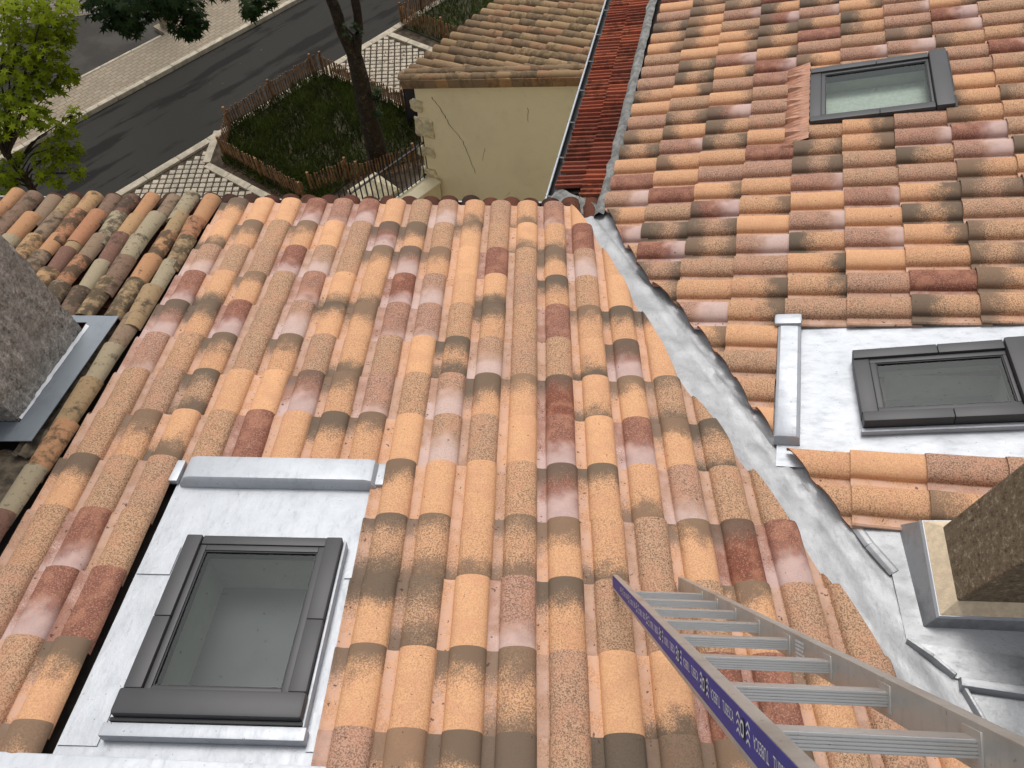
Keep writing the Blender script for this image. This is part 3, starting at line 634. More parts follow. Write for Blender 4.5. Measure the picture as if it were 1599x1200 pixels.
def crack(pts, w_):
    mb = MB(); pp = []
    for (a0, z0), (a1, z1) in zip(pts, pts[1:]):
        for k in range(6):
            t_ = k/6; pp.append((a0+(a1-a0)*t_+random.uniform(-.012,.012), z0+(z1-z0)*t_))
    pp.append(pts[-1])
    for i in range(len(pp)-1):
        (a0, z0), (a1, z1) = pp[i], pp[i+1]; w0 = w_*(1-.5*i/len(pp)); mb.poly([onwall(a0-w0, z0), onwall(a0+w0, z0), onwall(a1+w0*.9, z1), onwall(a1-w0*.9, z1)])
    mb.build('crack', simple('crack_shadow', (.12,.095,.06), .95), ch)
crack([(.32,3.1),(.50,2.85),(.62,2.6),(.85,2.3),(.98,1.9),(1.06,1.62)], .009); crack([(2.1,3.3),(2.11,3.02)], .005); crack([(1.28,2.25),(1.22,1.95)], .004); crack([(1.75,1.35),(1.66,1.22)], .004)
# black notice board beside the house
t = thing('notice_board', 'black notice board standing left of the cream house', 'board', (-2.62,14.62,.1)); mb = MB()
mb.box(-.02,.02,-.5,.75,0,1.25); o = mb.build('panel', simple('black_board', (.012,.012,.02), .45), t, None, .008); t.rotation_euler.z = -.55
for i in range(7):
    mb = MB(); y0 = -.35+.05*(i%2); mb.box(-.0225,-.0205,y0,y0+.5+.14*((i*5)%3),1.05-i*.13,1.085-i*.13); mb.build('print_line', simple('pale_print', (.28,.28,.33), .6), t)
# garden wall, railing and pillar
gw = thing('garden_wall', 'low cream garden wall with cap under the iron railing', 'wall', (-2.35,11.15,0)); mb = MB()
ra, rb = Vector((-2.00,11.20,0)), Vector((-3.60,9.3,0)); rdv = (rb-ra).normalized(); rnv = Vector((-rdv.y, rdv.x, 0))
def gl_(p): return p-gw.location
def strip(a, b, o0, o1, z0, z1, nm_):
    mb = MB(); c = [a+rnv*o0, b+rnv*o0, b+rnv*o1, a+rnv*o1]; mb.hexa([gl_(Vector((p.x,p.y,z0))) for p in c]+[gl_(Vector((p.x,p.y,z1))) for p in c]); return mb.build(nm_, M['cream'], gw, None, .01)
strip(ra, rb, -.02, .26, 0, 1.22, 'wall_body'); strip(ra, rb, -.06, .30, 1.22, 1.28, 'cap')
t = thing('iron_railing', 'black iron railing on the garden wall beside the cream house', 'railing', (-2.00,11.20,1.28)); rv = []
a = Vector((-.03,.0,0)); d = rdv
for z in (.06, .78):
    mb = MB(); mb.bar(a+Vector((0,0,z)), a+d*2.2+Vector((0,0,z)), .035, .02); mb.build('rail', M['iron'], t)
bm_ = MB(); bm_.bar((0,0,0),(0,0,.92), .022, .022, Vector((1,0,0))); bm_.tube([(0,0,.92),(0,0,.95),(0,0,1.0)], [.008,.016,.001], 6); bm_ = bm_.mesh('baluster', M['iron'])
for i in range(1, 19):
    obj('baluster', bm_, t, a+d*(i*.115))
for i in (0, 2.2):
    mb = MB(); mb.bar(a+d*i, a+d*i+Vector((0,0,.95)), .035, .035, Vector((1,0,0))); mb.build('post', M['iron'], t)
_p = Vector((-.3235,1.135,0))*9.58; PX, PY = _p.x, _p.y
t = thing('gate_pillar', 'pale stone gate pillar with pyramid cap just beyond the eave', 'pillar', (PX,PY,0)); t.rotation_euler.z = .85
mb = MB(); mb.box(-.26,.26,-.26,.26,0,1.12); mb.build('shaft', M['stone'], t, None, .01)
mb = MB(); n0 = [(-.36,-.36,1.12),(.36,-.36,1.12),(.36,.36,1.12),(-.36,.36,1.12)]; n1 = [(x,y,1.18) for x,y,_ in n0]; mb.hexa(n0+n1)
for i in range(4): mb.poly([n1[i], n1[(i+1)%4], (0,0,1.42)])
mb.build('cap', M['stone'], t, None)
# ------------------------------------------------------------------ main house (foreground roof)
mh = thing('main_house', 'house whose new terracotta roof slopes away from the ladder to the street', 'house', (-1.5,3.0,0))
V1 = (-1.655,-.905,-4.21,-3.44)                                          # skylight opening x0,x1,y0,y1 in roof coordinates
bm = deck_mesh(-4.9, 3.2, -5.4, .03, [(V1[0]+.05, V1[1]-.05, V1[2]+.02, V1[3]-.02)], -.05)
pv_ = FMi @ valley_at(3.0); pv2 = FMi @ valley_at(1.0); dv_ = (pv2-pv_); nn = Vector((-dv_.y, dv_.x, 0)).normalized(); nn = nn if nn.x > 0 else -nn
bmesh.ops.bisect_plane(bm, geom=bm.verts[:]+bm.edges[:]+bm.faces[:], plane_co=pv_, plane_no=nn, clear_outer=True)
roof = obj('roof', finish(bm, 'roof', M['deck'])); local(roof, mh, FM)
mb = MB()                                                               # walls below the eaves
for (xa, ya), (xb, yb) in (((-4.7,4.35),(.55,4.35)), ((-4.7,4.35),(-4.7,-.6))):
    d = Vector((xb-xa, yb-ya, 0)).normalized(); nrm = Vector((d.y, -d.x, 0))*.25; c = [Vector((xa,ya,0)), Vector((xb,yb,0)), Vector((xb,yb,0))+nrm, Vector((xa,ya,0))+nrm]
    mb.hexa([p-mh.location for p in c]+[p-mh.location+Vector((0,0,6.42)) for p in c])
mb.build('wall', M['cream'], mh)
ROWS = ["toormroswbsbmo", "btstosTtstsbbRo", "wssrwstTtoRstwo", "rbtsmbbrwobstso", "TtrswttmmstsRttt", "mststsbsoxwssbTos", "ssxooTtmswttDbtxs", "stbsRottowsorortxs",
        "tss.....toosTtbmsss", "srs.....xxbxtbstDrs", "srR.....txomtssstss", "sst.....totxsobRRts", "sst.....mttkskktkss", "ssr.....stosbtsotss"]
CUT = [(.305,.099),(.479,-.244),(.604,-.715),(.75,-1.268),(.892,-1.785),(1.02,-2.327),(1.201,-2.688),(1.322,-3.031),(1.454,-3.42),(1.558,-3.785),(1.696,-4.187),(1.95,-4.9)]
def cut_at(y):
    for (x0, y0), (x1, y1) in zip(CUT, CUT[1:]):
        if y1 <= y <= y0: return x0+(x1-x0)*(y-y0)/(y1-y0), (x0, y0, x1, y1)
    return (CUT[0][0], (*CUT[0], *CUT[1])) if y > CUT[0][1] else (CUT[-1][0], (*CUT[-2], *CUT[-1]))
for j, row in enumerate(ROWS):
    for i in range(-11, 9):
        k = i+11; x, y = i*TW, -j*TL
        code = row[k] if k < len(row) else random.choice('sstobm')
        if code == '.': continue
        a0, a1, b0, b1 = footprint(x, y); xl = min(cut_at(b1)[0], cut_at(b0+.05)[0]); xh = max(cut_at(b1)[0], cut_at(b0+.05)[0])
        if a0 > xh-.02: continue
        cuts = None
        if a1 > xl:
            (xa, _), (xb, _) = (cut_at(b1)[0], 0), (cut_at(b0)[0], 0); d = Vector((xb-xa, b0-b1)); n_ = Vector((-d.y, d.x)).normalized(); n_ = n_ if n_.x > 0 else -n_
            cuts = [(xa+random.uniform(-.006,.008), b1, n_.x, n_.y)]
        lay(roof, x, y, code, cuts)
# old dark eave tiles and gutter
ET = canal_mesh('eave_tile', M['eave'], .36, .085, .078)
for i in range(-26, 5):
    obj('eave_tile', ET, roof, (.02+i*.175+random.uniform(-.012,.012), .215+random.uniform(-.02,.012), -.080+random.uniform(-.006,.006)), (0, 0, random.uniform(-.05,.05)))
mb = MB(); mb.box(-4.9, .40, -.3, .19, -.16, -.075); mb.build('eave_board', M['deck'], roof)
def gutter(parent, a, b, up, side, r, mats, name='gutter'):
    a, b, up, side = Vector(a), Vector(b), Vector(up), Vector(side); mb = MB(); n = 9
    for rr, o_ in ((r, 0), (r-.006, 0)):
        for p in (a, b):
            for i in range(n+1): an = math.pi+math.pi*i/n; mb.v.append(tuple(p+side*rr*math.cos(an)+up*rr*math.sin(an)))
    for k in (0, 2):
        for i in range(n): q = (k*(n+1)+i, k*(n+1)+i+1, (k+1)*(n+1)+i+1, (k+1)*(n+1)+i); mb.f.append(q if k == 0 else q[::-1]); mb.m.append(0 if k == 0 else 1)
    for s in (1,): mb.tube([a+side*r*s, b+side*r*s], .012, 8, 2)
    return mb.build(name, mats, parent, 60)
ga = FM @ Vector((-4.9,.235,-.12)); gb = FM @ Vector((.38,.235,-.12))
gutter(mh, ga-mh.location, gb-mh.location, (0,0,1), (0,1,0), .07, [M['zinc'], M['rubber'], M['zinc']])
# zinc panel round the skylight
bm = deck_mesh(-1.885, -.812, -4.62, -2.90, [(V1[0]+.02, V1[1]-.02, V1[2]+.0, V1[3]-.0)], .012)
bmesh.ops.subdivide_edges(bm, edges=bm.edges, cuts=6, use_grid_fill=True)
for v in bm.verts: v.co.z += .0025*noise.noise(v.co*7)
obj('zinc_panel', finish(bm, 'zinc_panel', M['zinc'], 30), roof, label='new white zinc sheet around the large skylight')
for x0, x1, y in ((-1.88,-.816,-3.43),(-1.88,-.816,-4.235)):               # lapped sheet edges
    for s0, s1 in ((x0, V1[0]-.06), (V1[1]+.05, x1)):
        mb = MB(); mb.box(s0, s1, y-.16, y, .0165, .019); mb.build('sheet_lap', M['zinc'], roof)
mb = MB()                                                               # raised curb at the lower end of the panel
prof = [(-3.045,.013),(-3.04,.070),(-3.028,.086),(-2.93,.092),(-2.885,.088),(-2.880,.0)]
xs = [(-1.86,.35),(-1.835,.85),(-1.80,1.0),(-.845,1.0),(-.81,.85),(-.785,.35)]
for x, h in xs:
    for y, z in prof: mb.v.append((x, y, .013+(z-.013)*h))
n = len(prof)
for i in range(len(xs)-1):
    for k in range(n-1): mb.f.append((i*n+k, (i+1)*n+k, (i+1)*n+k+1, i*n+k+1)); mb.m.append(0)
mb.f.append(tuple(range(n))); mb.f.append(tuple(range((len(xs)-1)*n+n-1, (len(xs)-1)*n-1, -1))); mb.m += [0,0]
mb.build('zinc_curb', M['zinc'], roof, 35)
for x in (-1.91, -.775):
    mb = MB(); mb.box(x-.035,x+.035,-3.03,-2.88,.013,.05); mb.build('curb_end', M['zinc'], roof, 40, .012)
# ---- skylights
def skylight(parent, F, x0, x1, y0, y1, label, fh=.075, base=.012, hood=.10, low=.055, side=.075, depth=.28, floor='room', name='skylight'):
    """frame on a roof: x0..x1 across, y0 (upper end) .. y1 (lower end)"""
    sk = obj(name, None, parent); sk.matrix_local = Matrix.Translation(-parent.location) @ F; sk['label'] = label; sk.empty_display_size = .2
    def part(nm_, mats, boxes, bev=.006):
        mb = MB()
        for b_ in boxes: mb.box(*b_)
        return mb.build(nm_, mats, sk, 35, bev)
    z0, z1 = base, base+fh
    ym = (y0+y1)/2
    for xa, xb in ((x0, x0+side), (x1-side, x1)):
        part('side_cover', M['frame'], [(xa, xb, y0+hood+.004, ym-.001, z0, z1+.012)]); part('side_cover', M['frame'], [(xa, xb, ym+.001, y1-.004, z0, z1+.012)])
    part('bottom_cover', M['frame'], [(x0+side+.002, x1-side-.002, y1-low, y1, z0, z1)])
    part('hood', M['frame'], [(x0-.006, x1+.006, y0, y0+hood, z0, z1+.026)], .014)
    part('hood_edge', M['rubber'], [(x0-.010, x1+.010, y0-.018, y0-.001, z0, z1-.006)], .004)
    ix0, ix1, iy0, iy1 = x0+side+.002, x1-side-.002, y0+hood+.004, y1-low-.002; s = .030
    part('sash', M['frame'], [(ix0, ix0+s, iy0, iy1, z0, z1-.006), (ix1-s, ix1, iy0, iy1, z0, z1-.006), (ix0+s+.0005, ix1-s-.0005, iy0, iy0+s*.6, z0, z1-.006), (ix0+s+.0005, ix1-s-.0005, iy1-s, iy1, z0, z1-.006)], .003)
    gx0, gx1, gy0, gy1 = ix0+s+.001, ix1-s-.001, iy0+s*.6+.001, iy1-s-.001
    part('gasket', M['rubber'], [(gx0, gx0+.006, gy0, gy1, z0, z1-.012), (gx1-.006, gx1, gy0, gy1, z0, z1-.012), (gx0+.0065, gx1-.0065, gy0, gy0+.006, z0, z1-.012), (gx0+.0065, gx1-.0065, gy1-.006, gy1, z0, z1-.012)], 0)
    mb = MB(); mb.poly([(gx0+.004,gy0+.004,z1-.020),(gx1-.004,gy0+.004,z1-.020),(gx1-.004,gy1-.004,z1-.020),(gx0+.004,gy1-.004,z1-.020)]); mb.build('pane', M['glass'], sk)
    mb = MB(); d = -depth; e = .012; g0, g1, h0, h1 = gx0-e, gx1+e, gy0-e, gy1+e                # reveal and the dark room below
    lo = [(g0,h0,d),(g1,h0,d),(g1,h1,d),(g0,h1,d)]; hi = [(g0,h0,z0+.004),(g1,h0,z0+.004),(g1,h1,z0+.004),(g0,h1,z0+.004)]
    for i in range(4): mb.poly([lo[i], lo[(i+1)%4], hi[(i+1)%4], hi[i]], 0)
    mb.poly(lo, 1); mb.build('reveal', [M['plaster'], M[floor]], sk)
    return sk
S1 = skylight(mh, FM, -1.665, -.885, -4.300, -3.405, 'large dark framed skylight in the white zinc panel', .072, .016, .110, .05, .078)
mb = MB(); mb.box(-1.70,-.855,-4.375,-4.320,.016,.075); mb.box(-.8825,-.868,-4.319,-3.41,.016,.070); mb.build('apron', M['zinc'], S1, 35, .006)
# zinc ridge strip across the top of the slope
mb = MB(); mb.hexa([(-4.9,-5.3,.05),(-.74,-5.3,.05),(-.74,-4.470,.05),(-4.9,-4.400,.05),(-4.9,-5.3,.085),(-.74,-5.3,.085),(-.74,-4.470,.085),(-4.9,-4.400,.085)]); mb.build('ridge_flashing', M['zinc'], roof, 35, .008)
# ---- valley gutter between the two slopes
mb = MB(); NS, NC = 200, 30
def vstation(y):
    c = valley_at(y); lm = FMi @ c; lr = FRi @ c; return c, lm, lr
for i in range(NS+1):
    y = 4.52-(4.52-(-.3))*i/NS; c, lm, lr = vstation(y)
    for k in range(NC+1):
        u = k/NC
        if u < .4:
            e = (.4-u)/.4; p = FM @ Vector((lm.x-.36*e, lm.y-.10*e, -.016))
        else:
            e = (u-.4)/.6; w_ = .36+.28*max(0, min(1, (2.4-y)/1.6)); p = FR @ Vector((lr.x+.10*e, lr.y-w_*e, -.016))
        nz = .009*noise.noise(Vector((u*8, y*4, 0)))+(.016*max(0, .30-abs(noise.noise(Vector((u*7+y*1.5, y*4-u*4, 5)))))+.010*max(0, .22-abs(noise.noise(Vector((u*13-y*2, y*9, 8))))))*2.2*max(0, min(1, (3.9-y)*.8))
        e2 = math.exp(-((u-.4)/.022)**2)*.016
        mb.v.append(tuple(p+Vector((0,0,nz*(0 if k in (0, NC) else 1)+e2))-mh.location))
for i in range(NS):
    for k in range(NC): a = i*(NC+1)+k; mb.f.append((a, a+1, a+NC+2, a+NC+1)); mb.m.append(0)
mb.build('valley_gutter', M['valley'], mh, 60, label='creased grey zinc valley between the two tiled slopes')
def vloc(y, off, lift=.004):                                             # a point on the valley sheet, off metres to the right-hand slope
    c, lm, lr = vstation(y); return (FR @ Vector((lr.x+.05*off, lr.y-off, lift)) if off > 0 else FM @ Vector((lm.x+off, lm.y, lift)))-mh.location
# ------------------------------------------------------------------ side house (right slope)
sh = thing('side_house', 'adjoining house at right with terracotta roof, two skylights and red tiled edge', 'house', (3.0,4.5,0))
V2 = (.275,1.075,-.775,.245)
ZP = (-2.895,-1.935,-3.0,.275)                                          # zinc panel on this slope
V3c = Vector((-2.42,-.50,0))
bm = deck_mesh(-6.5, 6.2, -4.2, 1.86, [(V2[0]+.05, V2[1]-.05, V2[2]+.05, V2[3]-.05), (V3c.x-.16, V3c.x+.16, V3c.y-.30, V3c.y+.30)], -.05)
bmesh.ops.subdivide_edges(bm, edges=bm.edges, cuts=1)
pv_ = FRi @ valley_at(3.0); pv2 = FRi @ valley_at(1.0); dv_ = pv2-pv_; nn = Vector((-dv_.y, dv_.x, 0)).normalized(); nn = nn if nn.y > 0 else -nn
bmesh.ops.bisect_plane(bm, geom=bm.verts[:]+bm.edges[:]+bm.faces[:], plane_co=pv_, plane_no=nn, clear_outer=True)
roof2 = obj('roof', finish(bm, 'roof', M['deck'])); local(roof2, sh, FR)
mb = MB(); mb.box(-.12,6.2,1.6,2.34,-.13,-.095); mb.build('eave_board', M['deck'], roof2)
mb = MB(); pts = [FR @ Vector((-.3,2.2,0)), FR @ Vector((6.2,2.2,0))]; q = [Vector((p.x+.12, p.y, 0)) for p in pts]; q += [q[1]+Vector((.25,-.05,0)), q[0]+Vector((.25,-.05,0))]
mb.hexa([p-sh.location for p in q]+[Vector((p.x,p.y,pts[0].z-.32 if i in (0,3) else pts[1].z-.32))-sh.location for i, p in enumerate(q)]); mb.build('wall', M['cream'], sh)
RC = [(-.30,1.93),(-.742,1.684),(-1.143,1.49),(-1.474,1.273),(-1.681,1.065),(-2.076,.832),(-2.424,.59),(-2.712,.457),(-3.1,.17),(-3.4,-.04)]
def rcut(x):
    if x >= RC[0][0]: return 9
    for (x0, y0), (x1, y1) in zip(RC, RC[1:]):
        if x1 <= x <= x0: return y0+(y1-y0)*(x-x0)/(x1-x0)
    return RC[-1][1]
wts = 'ssssssssssttttttttooooobbbbbbxxxxxxmmmmrrRRwwTk'
def rtile(x, j, code=None, cap=None):
    y = -j*TL; code = code or random.choice(wts); cuts = []
    a0, a1, b0, b1 = footprint(x, y)
    yc0, yc1 = rcut(a0), rcut(a1)
    if min(yc0, yc1) < b1:
        if max(yc0, yc1) < b0+.09: return
        ya, yb = min(yc0, 5), min(yc1, 5)
        if yc1 > 5: ya, yb = rcut(a0), rcut(a0)+.35
        d = Vector((a1-a0, yb-ya)); n_ = Vector((-d.y, d.x)).normalized(); n_ = n_ if n_.y > 0 else -n_
        cuts.append((a0, ya+random.uniform(-.012,.022), n_.x, n_.y))
    for rect in (V2, (.10,1.20,.245,.43)):
        c = rect_clip(x, y, rect)
        if c is False: return
        if c: cuts.append(c)
    return lay(roof2, x, y, code, cuts or None, 1.2, .09)
for k in range(-19, 13):
    x = -k*TW
    for j in range(-5, 6):
        y = -j*TL
        if k >= 9 and (y-TL/2) < .40: 
            if k <= 12 and y > .41: 
                pass
            else: continue
        if k in (9,10,11,12) and y-TL < .40:                               # tiles ending against the zinc curb
            a0, a1, b0, b1 = footprint(x, y); yc = min(rcut(a0), rcut(a1)); 
            if max(rcut(a0), rcut(a1)) < .44: continue
            cu = [(0, .405, 0, -1)]
            if yc < b1:
                ya, yb = rcut(a0), rcut(a1); d = Vector((a1-a0, yb-ya)); n_ = Vector((-d.y, d.x)).normalized(); n_ = n_ if n_.y > 0 else -n_; cu.append((a0, ya+random.uniform(-.01,.02), n_.x, n_.y))
            lay(roof2, x, y, random.choice('ssom'), cu); continue
        rtile(x, j)
for x, zc in ((-2.965, 0), (-3.188, 0)):                                  # the two rows below the zinc panel
    for j in range(-1, 4):
        o = rtile(x, j, random.choice('ssoot'))
# mortar joint and old red ribbed tiles at the edge
mb = MB()
for i in range(41):
    x = -.60+i*4.6/40
    for k, (dy, z) in enumerate(((.10,-.03),(.085,.02),(.03,.045),(-.02,.02))): mb.v.append((x, 1.815+dy*.9+.025*noise.noise(Vector((x*6, k, 0)))+.03*max(0, x)*.9+.0, z+.015*noise.noise(Vector((x*8, k, 4)))))
for i in range(40):
    for k in range(3): a = i*4+k; mb.f.append((a, a+4, a+5, a+1)); mb.m.append(0)
mb.build('mortar_joint', M['mortar'], roof2, 50)
def red_mesh():
    mb = MB(); prof = [(0,.0),(.008,.030),(.024,.034),(.036,.008),(.066,.002),(.076,.026),(.090,.028),(.102,.006),(.134,.002),(.146,.026),(.160,.028),(.172,.004),(.206,.001)]; n = len(prof)
    for y, l in ((0,.026),(-.29,.0)):
        for x, z in prof: mb.v.append((x, y, z+l))
    for x, z in prof: mb.v.append((x, 0, -.002+.010))
    for i in range(n-1): mb.f.append((i, i+1, n+i+1, n+i)); mb.f.append((2*n+i, 2*n+i+1, i+1, i)); mb.m += [0,0]
    return mb.mesh('red_tile', M['red_tile'], 28)
RT = red_mesh()
for i in range(0, 23):
    x = -.50+i*.205
    for c in (0, 1):
        y = 2.36+.035*x-c*.255
        if x < (-.14 if c == 0 else -.38): continue
        obj('red_tile', RT, roof2, (x+.03*c+random.uniform(-.006,.006), y+random.uniform(-.008,.008), -.070+.012*c+random.uniform(-.004,.004)), (random.uniform(-.02,.02), random.uniform(-.03,.03), random.uniform(-.02,.02)))
ga = FR @ Vector((-.28,2.395,-.11)); gb = FR @ Vector((5.2,2.60,-.11)); gd = (gb-ga).normalized(); gs = Vector((-gd.y, gd.x, 0)).normalized()
gutter(sh, ga-sh.location, gb-sh.location, (0,0,1), gs, .055, [M['zincdark'], M['rubber'], M['zinc']])
for i in range(9):
    p = ga+gd*(.15+i*.6)-sh.location; mb = MB(); mb.bar(p-gs*.06+Vector((0,0,.006)), p+gs*.066+Vector((0,0,.006)), .022, .008); mb.build('gutter_bracket', M['frame'], sh)
mb = MB(); bm = bmesh.new(); bmesh.ops.create_grid(bm, x_segments=16, y_segments=12, size=1)  # mortar apron in the corner
for v in bm.verts:
    a_, b_ = (v.co.x+1)/2, (v.co.y+1)/2; p0 = Vector((-.06,2.34,-.055)).lerp(Vector((-.60,1.68,-.005)), a_); p1 = Vector((-.28,2.46,-.10)).lerp(Vector((-.80,1.90,-.075)), a_)
    q_ = p0.lerp(p1, b_); q_.z += .016*noise.noise(v.co*3)+.014*noise.noise(v.co*7); v.co = q_
obj('mortar_apron', finish(bm, 'mortar_apron', M['mortar'], 70), roof2)
# upper skylight with pleated apron
S2 = skylight(sh, FR, V2[0]-.005, V2[1]+.005, V2[2], V2[3], 'upper skylight with pleated terracotta apron among the tiles', .085, .010, .125, .085, .07, .10, 'blind')
mb = MB(); nx = 56
for i in range(nx+1):
    x = .10+i*(1.26-.10)/nx; z = .008*(1 if i % 2 else -1); hump = .050*max(0, math.cos((x/TW)*2*math.pi))**1.0
    for y, zz in ((.455,.022+hump*.95),(.40,.038+hump*.75),(.30,.060+hump*.2),(.247,.072)): mb.v.append((x, y+.003*math.sin(i*1.3), zz+z*(1 if y > .3 else .3)))
for i in range(nx):
    for k in range(3): a = i*4+k; mb.f.append((a, a+1, a+5, a+4)); mb.m.append(0)
mb.build('pleated_apron', M['pleat'], S2)
mb = MB()
for i in range(9):
    x = -.06+i*.15/8; z = .012*(1 if i % 2 else -1); hump = .050*max(0, math.cos((x/TW)*2*math.pi))
    for y in (.455,.33): mb.v.append((x, y, .030+hump*.95+z))
for i in range(8): mb.f.append((i*2, i*2+1, i*2+3, i*2+2)); mb.m.append(0)
mb.build('pleated_apron', M['pleat'], S2)
# zinc panel with the lower skylight
bm = bmesh.new(); bmesh.ops.create_grid(bm, x_segments=24, y_segments=40, size=1)
for v in bm.verts:
    v.co = Vector(((-2.98-1.86)/2+v.co.x*.56, (.38-2.6)/2+v.co.y*1.49, .010)); v.co.z += .004*noise.noise(v.co*6)
bmesh.ops.delete(bm, geom=[f_ for f_ in bm.faces if abs(f_.calc_center_median().x-V3c.x) < .19 and abs(f_.calc_center_median().y-V3c.y) < .33], context='FACES')
obj('zinc_panel', finish(bm, 'zinc_panel', M['zinc'], 60), roof2, label='white zinc sheet under the lower right skylight')
mb = MB()
prof = [(.265,.012),(.268,.070),(.285,.085),(.385,.088),(.402,.075),(.406,-.01)]; xs = [(-2.835,.2),(-2.815,.8),(-2.78,1.0),(-2.05,1.0),(-1.98,1.0),(-1.90,.95)]
for x, h in xs:
    for y, z in prof: mb.v.append((x, y-.02*(x+1.9)*-.5, .012+(z-.012)*h))
n = len(prof)
for i in range(len(xs)-1):
    for k in range(n-1): mb.f.append((i*n+k, i*n+k+1, (i+1)*n+k+1, (i+1)*n+k)); mb.m.append(0)
mb.f.append(tuple(range(n-1,-1,-1))); mb.f.append(tuple(range((len(xs)-1)*n, len(xs)*n))); mb.m += [0,0]
mb.build('zinc_curb', M['zinc'], roof2, 35)
mb = MB(); mb.box(-1.965,-1.875,.26,.425,.075,.105); mb.build('curb_end', M['zinc'], roof2, 40, .02)
F3 = FR @ Matrix.Translation((V3c.x, V3c.y, 0)) @ Matrix.Rotation(R(5.5), 4, 'Z')
S3 = skylight(sh, F3, -.262, .262, -.43, .46, 'lower right skylight in white zinc panel beside chimney', .085, .018, .115, .085, .065)
mb = MB(); mb.box(-.29,-.2645,-.42,.47,.012,.05); mb.build('side_flashing', M['zinc'], S3, 35, .005)
# ---- zinc roofing around the right chimney
def flat(name, pts, z, mat, parent, th=.004, **kw):
    mb = MB(); mb.prism(pts, z-th, z); return mb.build(name, mat, parent, **kw)
flat('zinc_sheet', [(-3.28,.02),(-3.28,-3.0),(-6.3,-3.0),(-6.3,-.75),(-4.5,-.60),(-4.08,-.44),(-3.89,-.22),(-3.53,-.17),(-3.36,-.04)], .010, M['valley'], roof2)
flat('zinc_sheet', [(-3.905,-.235),(-4.04,-.40),(-4.04,-3.0),(-3.905,-3.0)], .022, M['zincdark'], roof2)
flat('zinc_sheet', [(-4.10,-.445),(-4.5,-.66),(-5.4,-1.1),(-5.4,-3.0),(-4.10,-3.0)], .020, M['zincdark'], roof2)
def seam(pts, h=.035, wd_=.018, mat='zincdark'):
    mb = MB()
    for (x0, y0), (x1, y1) in zip(pts, pts[1:]):
        d = Vector((x1-x0, y1-y0, 0)).normalized(); nrm = Vector((-d.y, d.x, 0))*wd_
        a, b = Vector((x0,y0,.005)), Vector((x1,y1,.005)); u = Vector((0,0,h))
        mb.hexa([a-nrm, b-nrm, b+nrm, a+nrm, a-nrm*.35+u, b-nrm*.35+u, b+nrm*.35+u, a+nrm*.35+u])
    mb.build('standing_seam', M[mat], roof2, 30, .003)
seam([(-3.28,.0),(-3.42,-.085),(-3.56,-.19)], .012, .03, 'valley'); seam([(-3.895,-.222),(-3.96,-.32),(-4.03,-.40)], .038); seam([(-4.08,-.43),(-4.25,-.51),(-4.40,-.59),(-5.3,-1.03)], .038)
mb = MB(); mb.hexa([(-4.092,-.41,.01),(-4.092,-3,.01),(-4.032,-3,.01),(-4.032,-.41,.01),(-4.08,-.415,.058),(-4.08,-3,.058),(-4.044,-3,.058),(-4.044,-.415,.058)]); mb.build('roll_cap', M['zincdark'], roof2, 30, .004)
# right chimney: vertical shaft standing on the slope
pa, pb = FR @ Vector((-3.384,-.335,.05)), FR @ Vector((-3.737,-.378,.05)); dd = Vector((pb.x-pa.x, pb.y-pa.y, 0)); wy = dd.length; dd.normalize(); dx = Vector((-dd.y, dd.x, 0)); dx = dx if dx.x > 0 else -dx
cr = obj('chimney', None, sh, label='brown roughcast chimney at right on a cream mortar band'); cr.matrix_local = Matrix.Translation(-sh.location) @ Matrix(((dx.x,-dd.x,0,pb.x),(dx.y,-dd.y,0,pb.y),(0,0,1,pb.z),(0,0,0,1)))
CWX = .75
mb = MB(); mb.box(0, CWX, 0, wy, -.25, 2.6); mb.build('shaft', M['chimR'], cr, None, .008)
def sloped(off0, off1, zlo, zhi, name, mat, bev=.004):                      # a collar following the slope around the base
    mb = MB(); sl_ = .304/.932
    def ring(o_, z): return [Vector((x, y, z+x*sl_)) for x, y in ((-o_,-o_),(CWX+o_,-o_),(CWX+o_,wy+o_),(-o_,wy+o_))]
    a, b = ring(off0, zlo), ring(off1, zhi)
    for i in range(4): mb.poly([a[i], a[(i+1)%4], b[(i+1)%4], b[i]])
    mb.poly(b); mb.poly(a[::-1]); return mb.build(name, mat, cr, 20, bev)
sloped(.110, .058, -.16, .05, 'zinc_upstand', M['zincdark']); sloped(.060, .054, .051, .066, 'zinc_lip', M['zinc'], 0); sloped(.052, -.004, .067, .125, 'mortar_band', M['plinth'])
# ------------------------------------------------------------------ old house at left
oh = thing('old_house', 'old house at left with weathered canal tiles and grey chimney', 'house', (-4.5,2.5,0))
bm = deck_mesh(-7.5, -2.66, -5.4, .05, [], -.05); roof3 = obj('roof', finish(bm, 'roof', M['deck'])); local(roof3, oh, FM)
mb = MB(); mb.box(-3.0,-.4,-3.0,1.75,0,6.0); mb.build('wall', M['cream'], oh)
OT = [canal_mesh('tile', M['old'], .42, .074, .064), canal_mesh('tile', M['old'], .40, .068, .060), canal_mesh('tile', M['old'], .44, .079, .068, squash=.9)]
for c in range(0, 17):
    x = -2.70-c*.172; y = .10+random.uniform(-.08,.05); j = 0
    while y > -4.6:
        st_ = random.uniform(.26,.37)
        ok = not (x < -2.80 and y < -1.45 ) if c > 0 else True
        if ok:
            obj('tile', random.choice(OT), roof3, (x+random.uniform(-.014,.014), y, .012+random.uniform(-.008,.012)), (random.uniform(-.015,.02), random.uniform(-.06,.06), random.uniform(-.045,.045)))
        y -= st_
PT = canal_mesh('pan_tile', M['eave'], .44, .09, .08)
for c in range(0, 8):
    for j in range(6):
        o = obj('pan_tile', PT, roof3, (-2.83-c*.172, .05-j*.34, .035), (0, math.pi, 0))
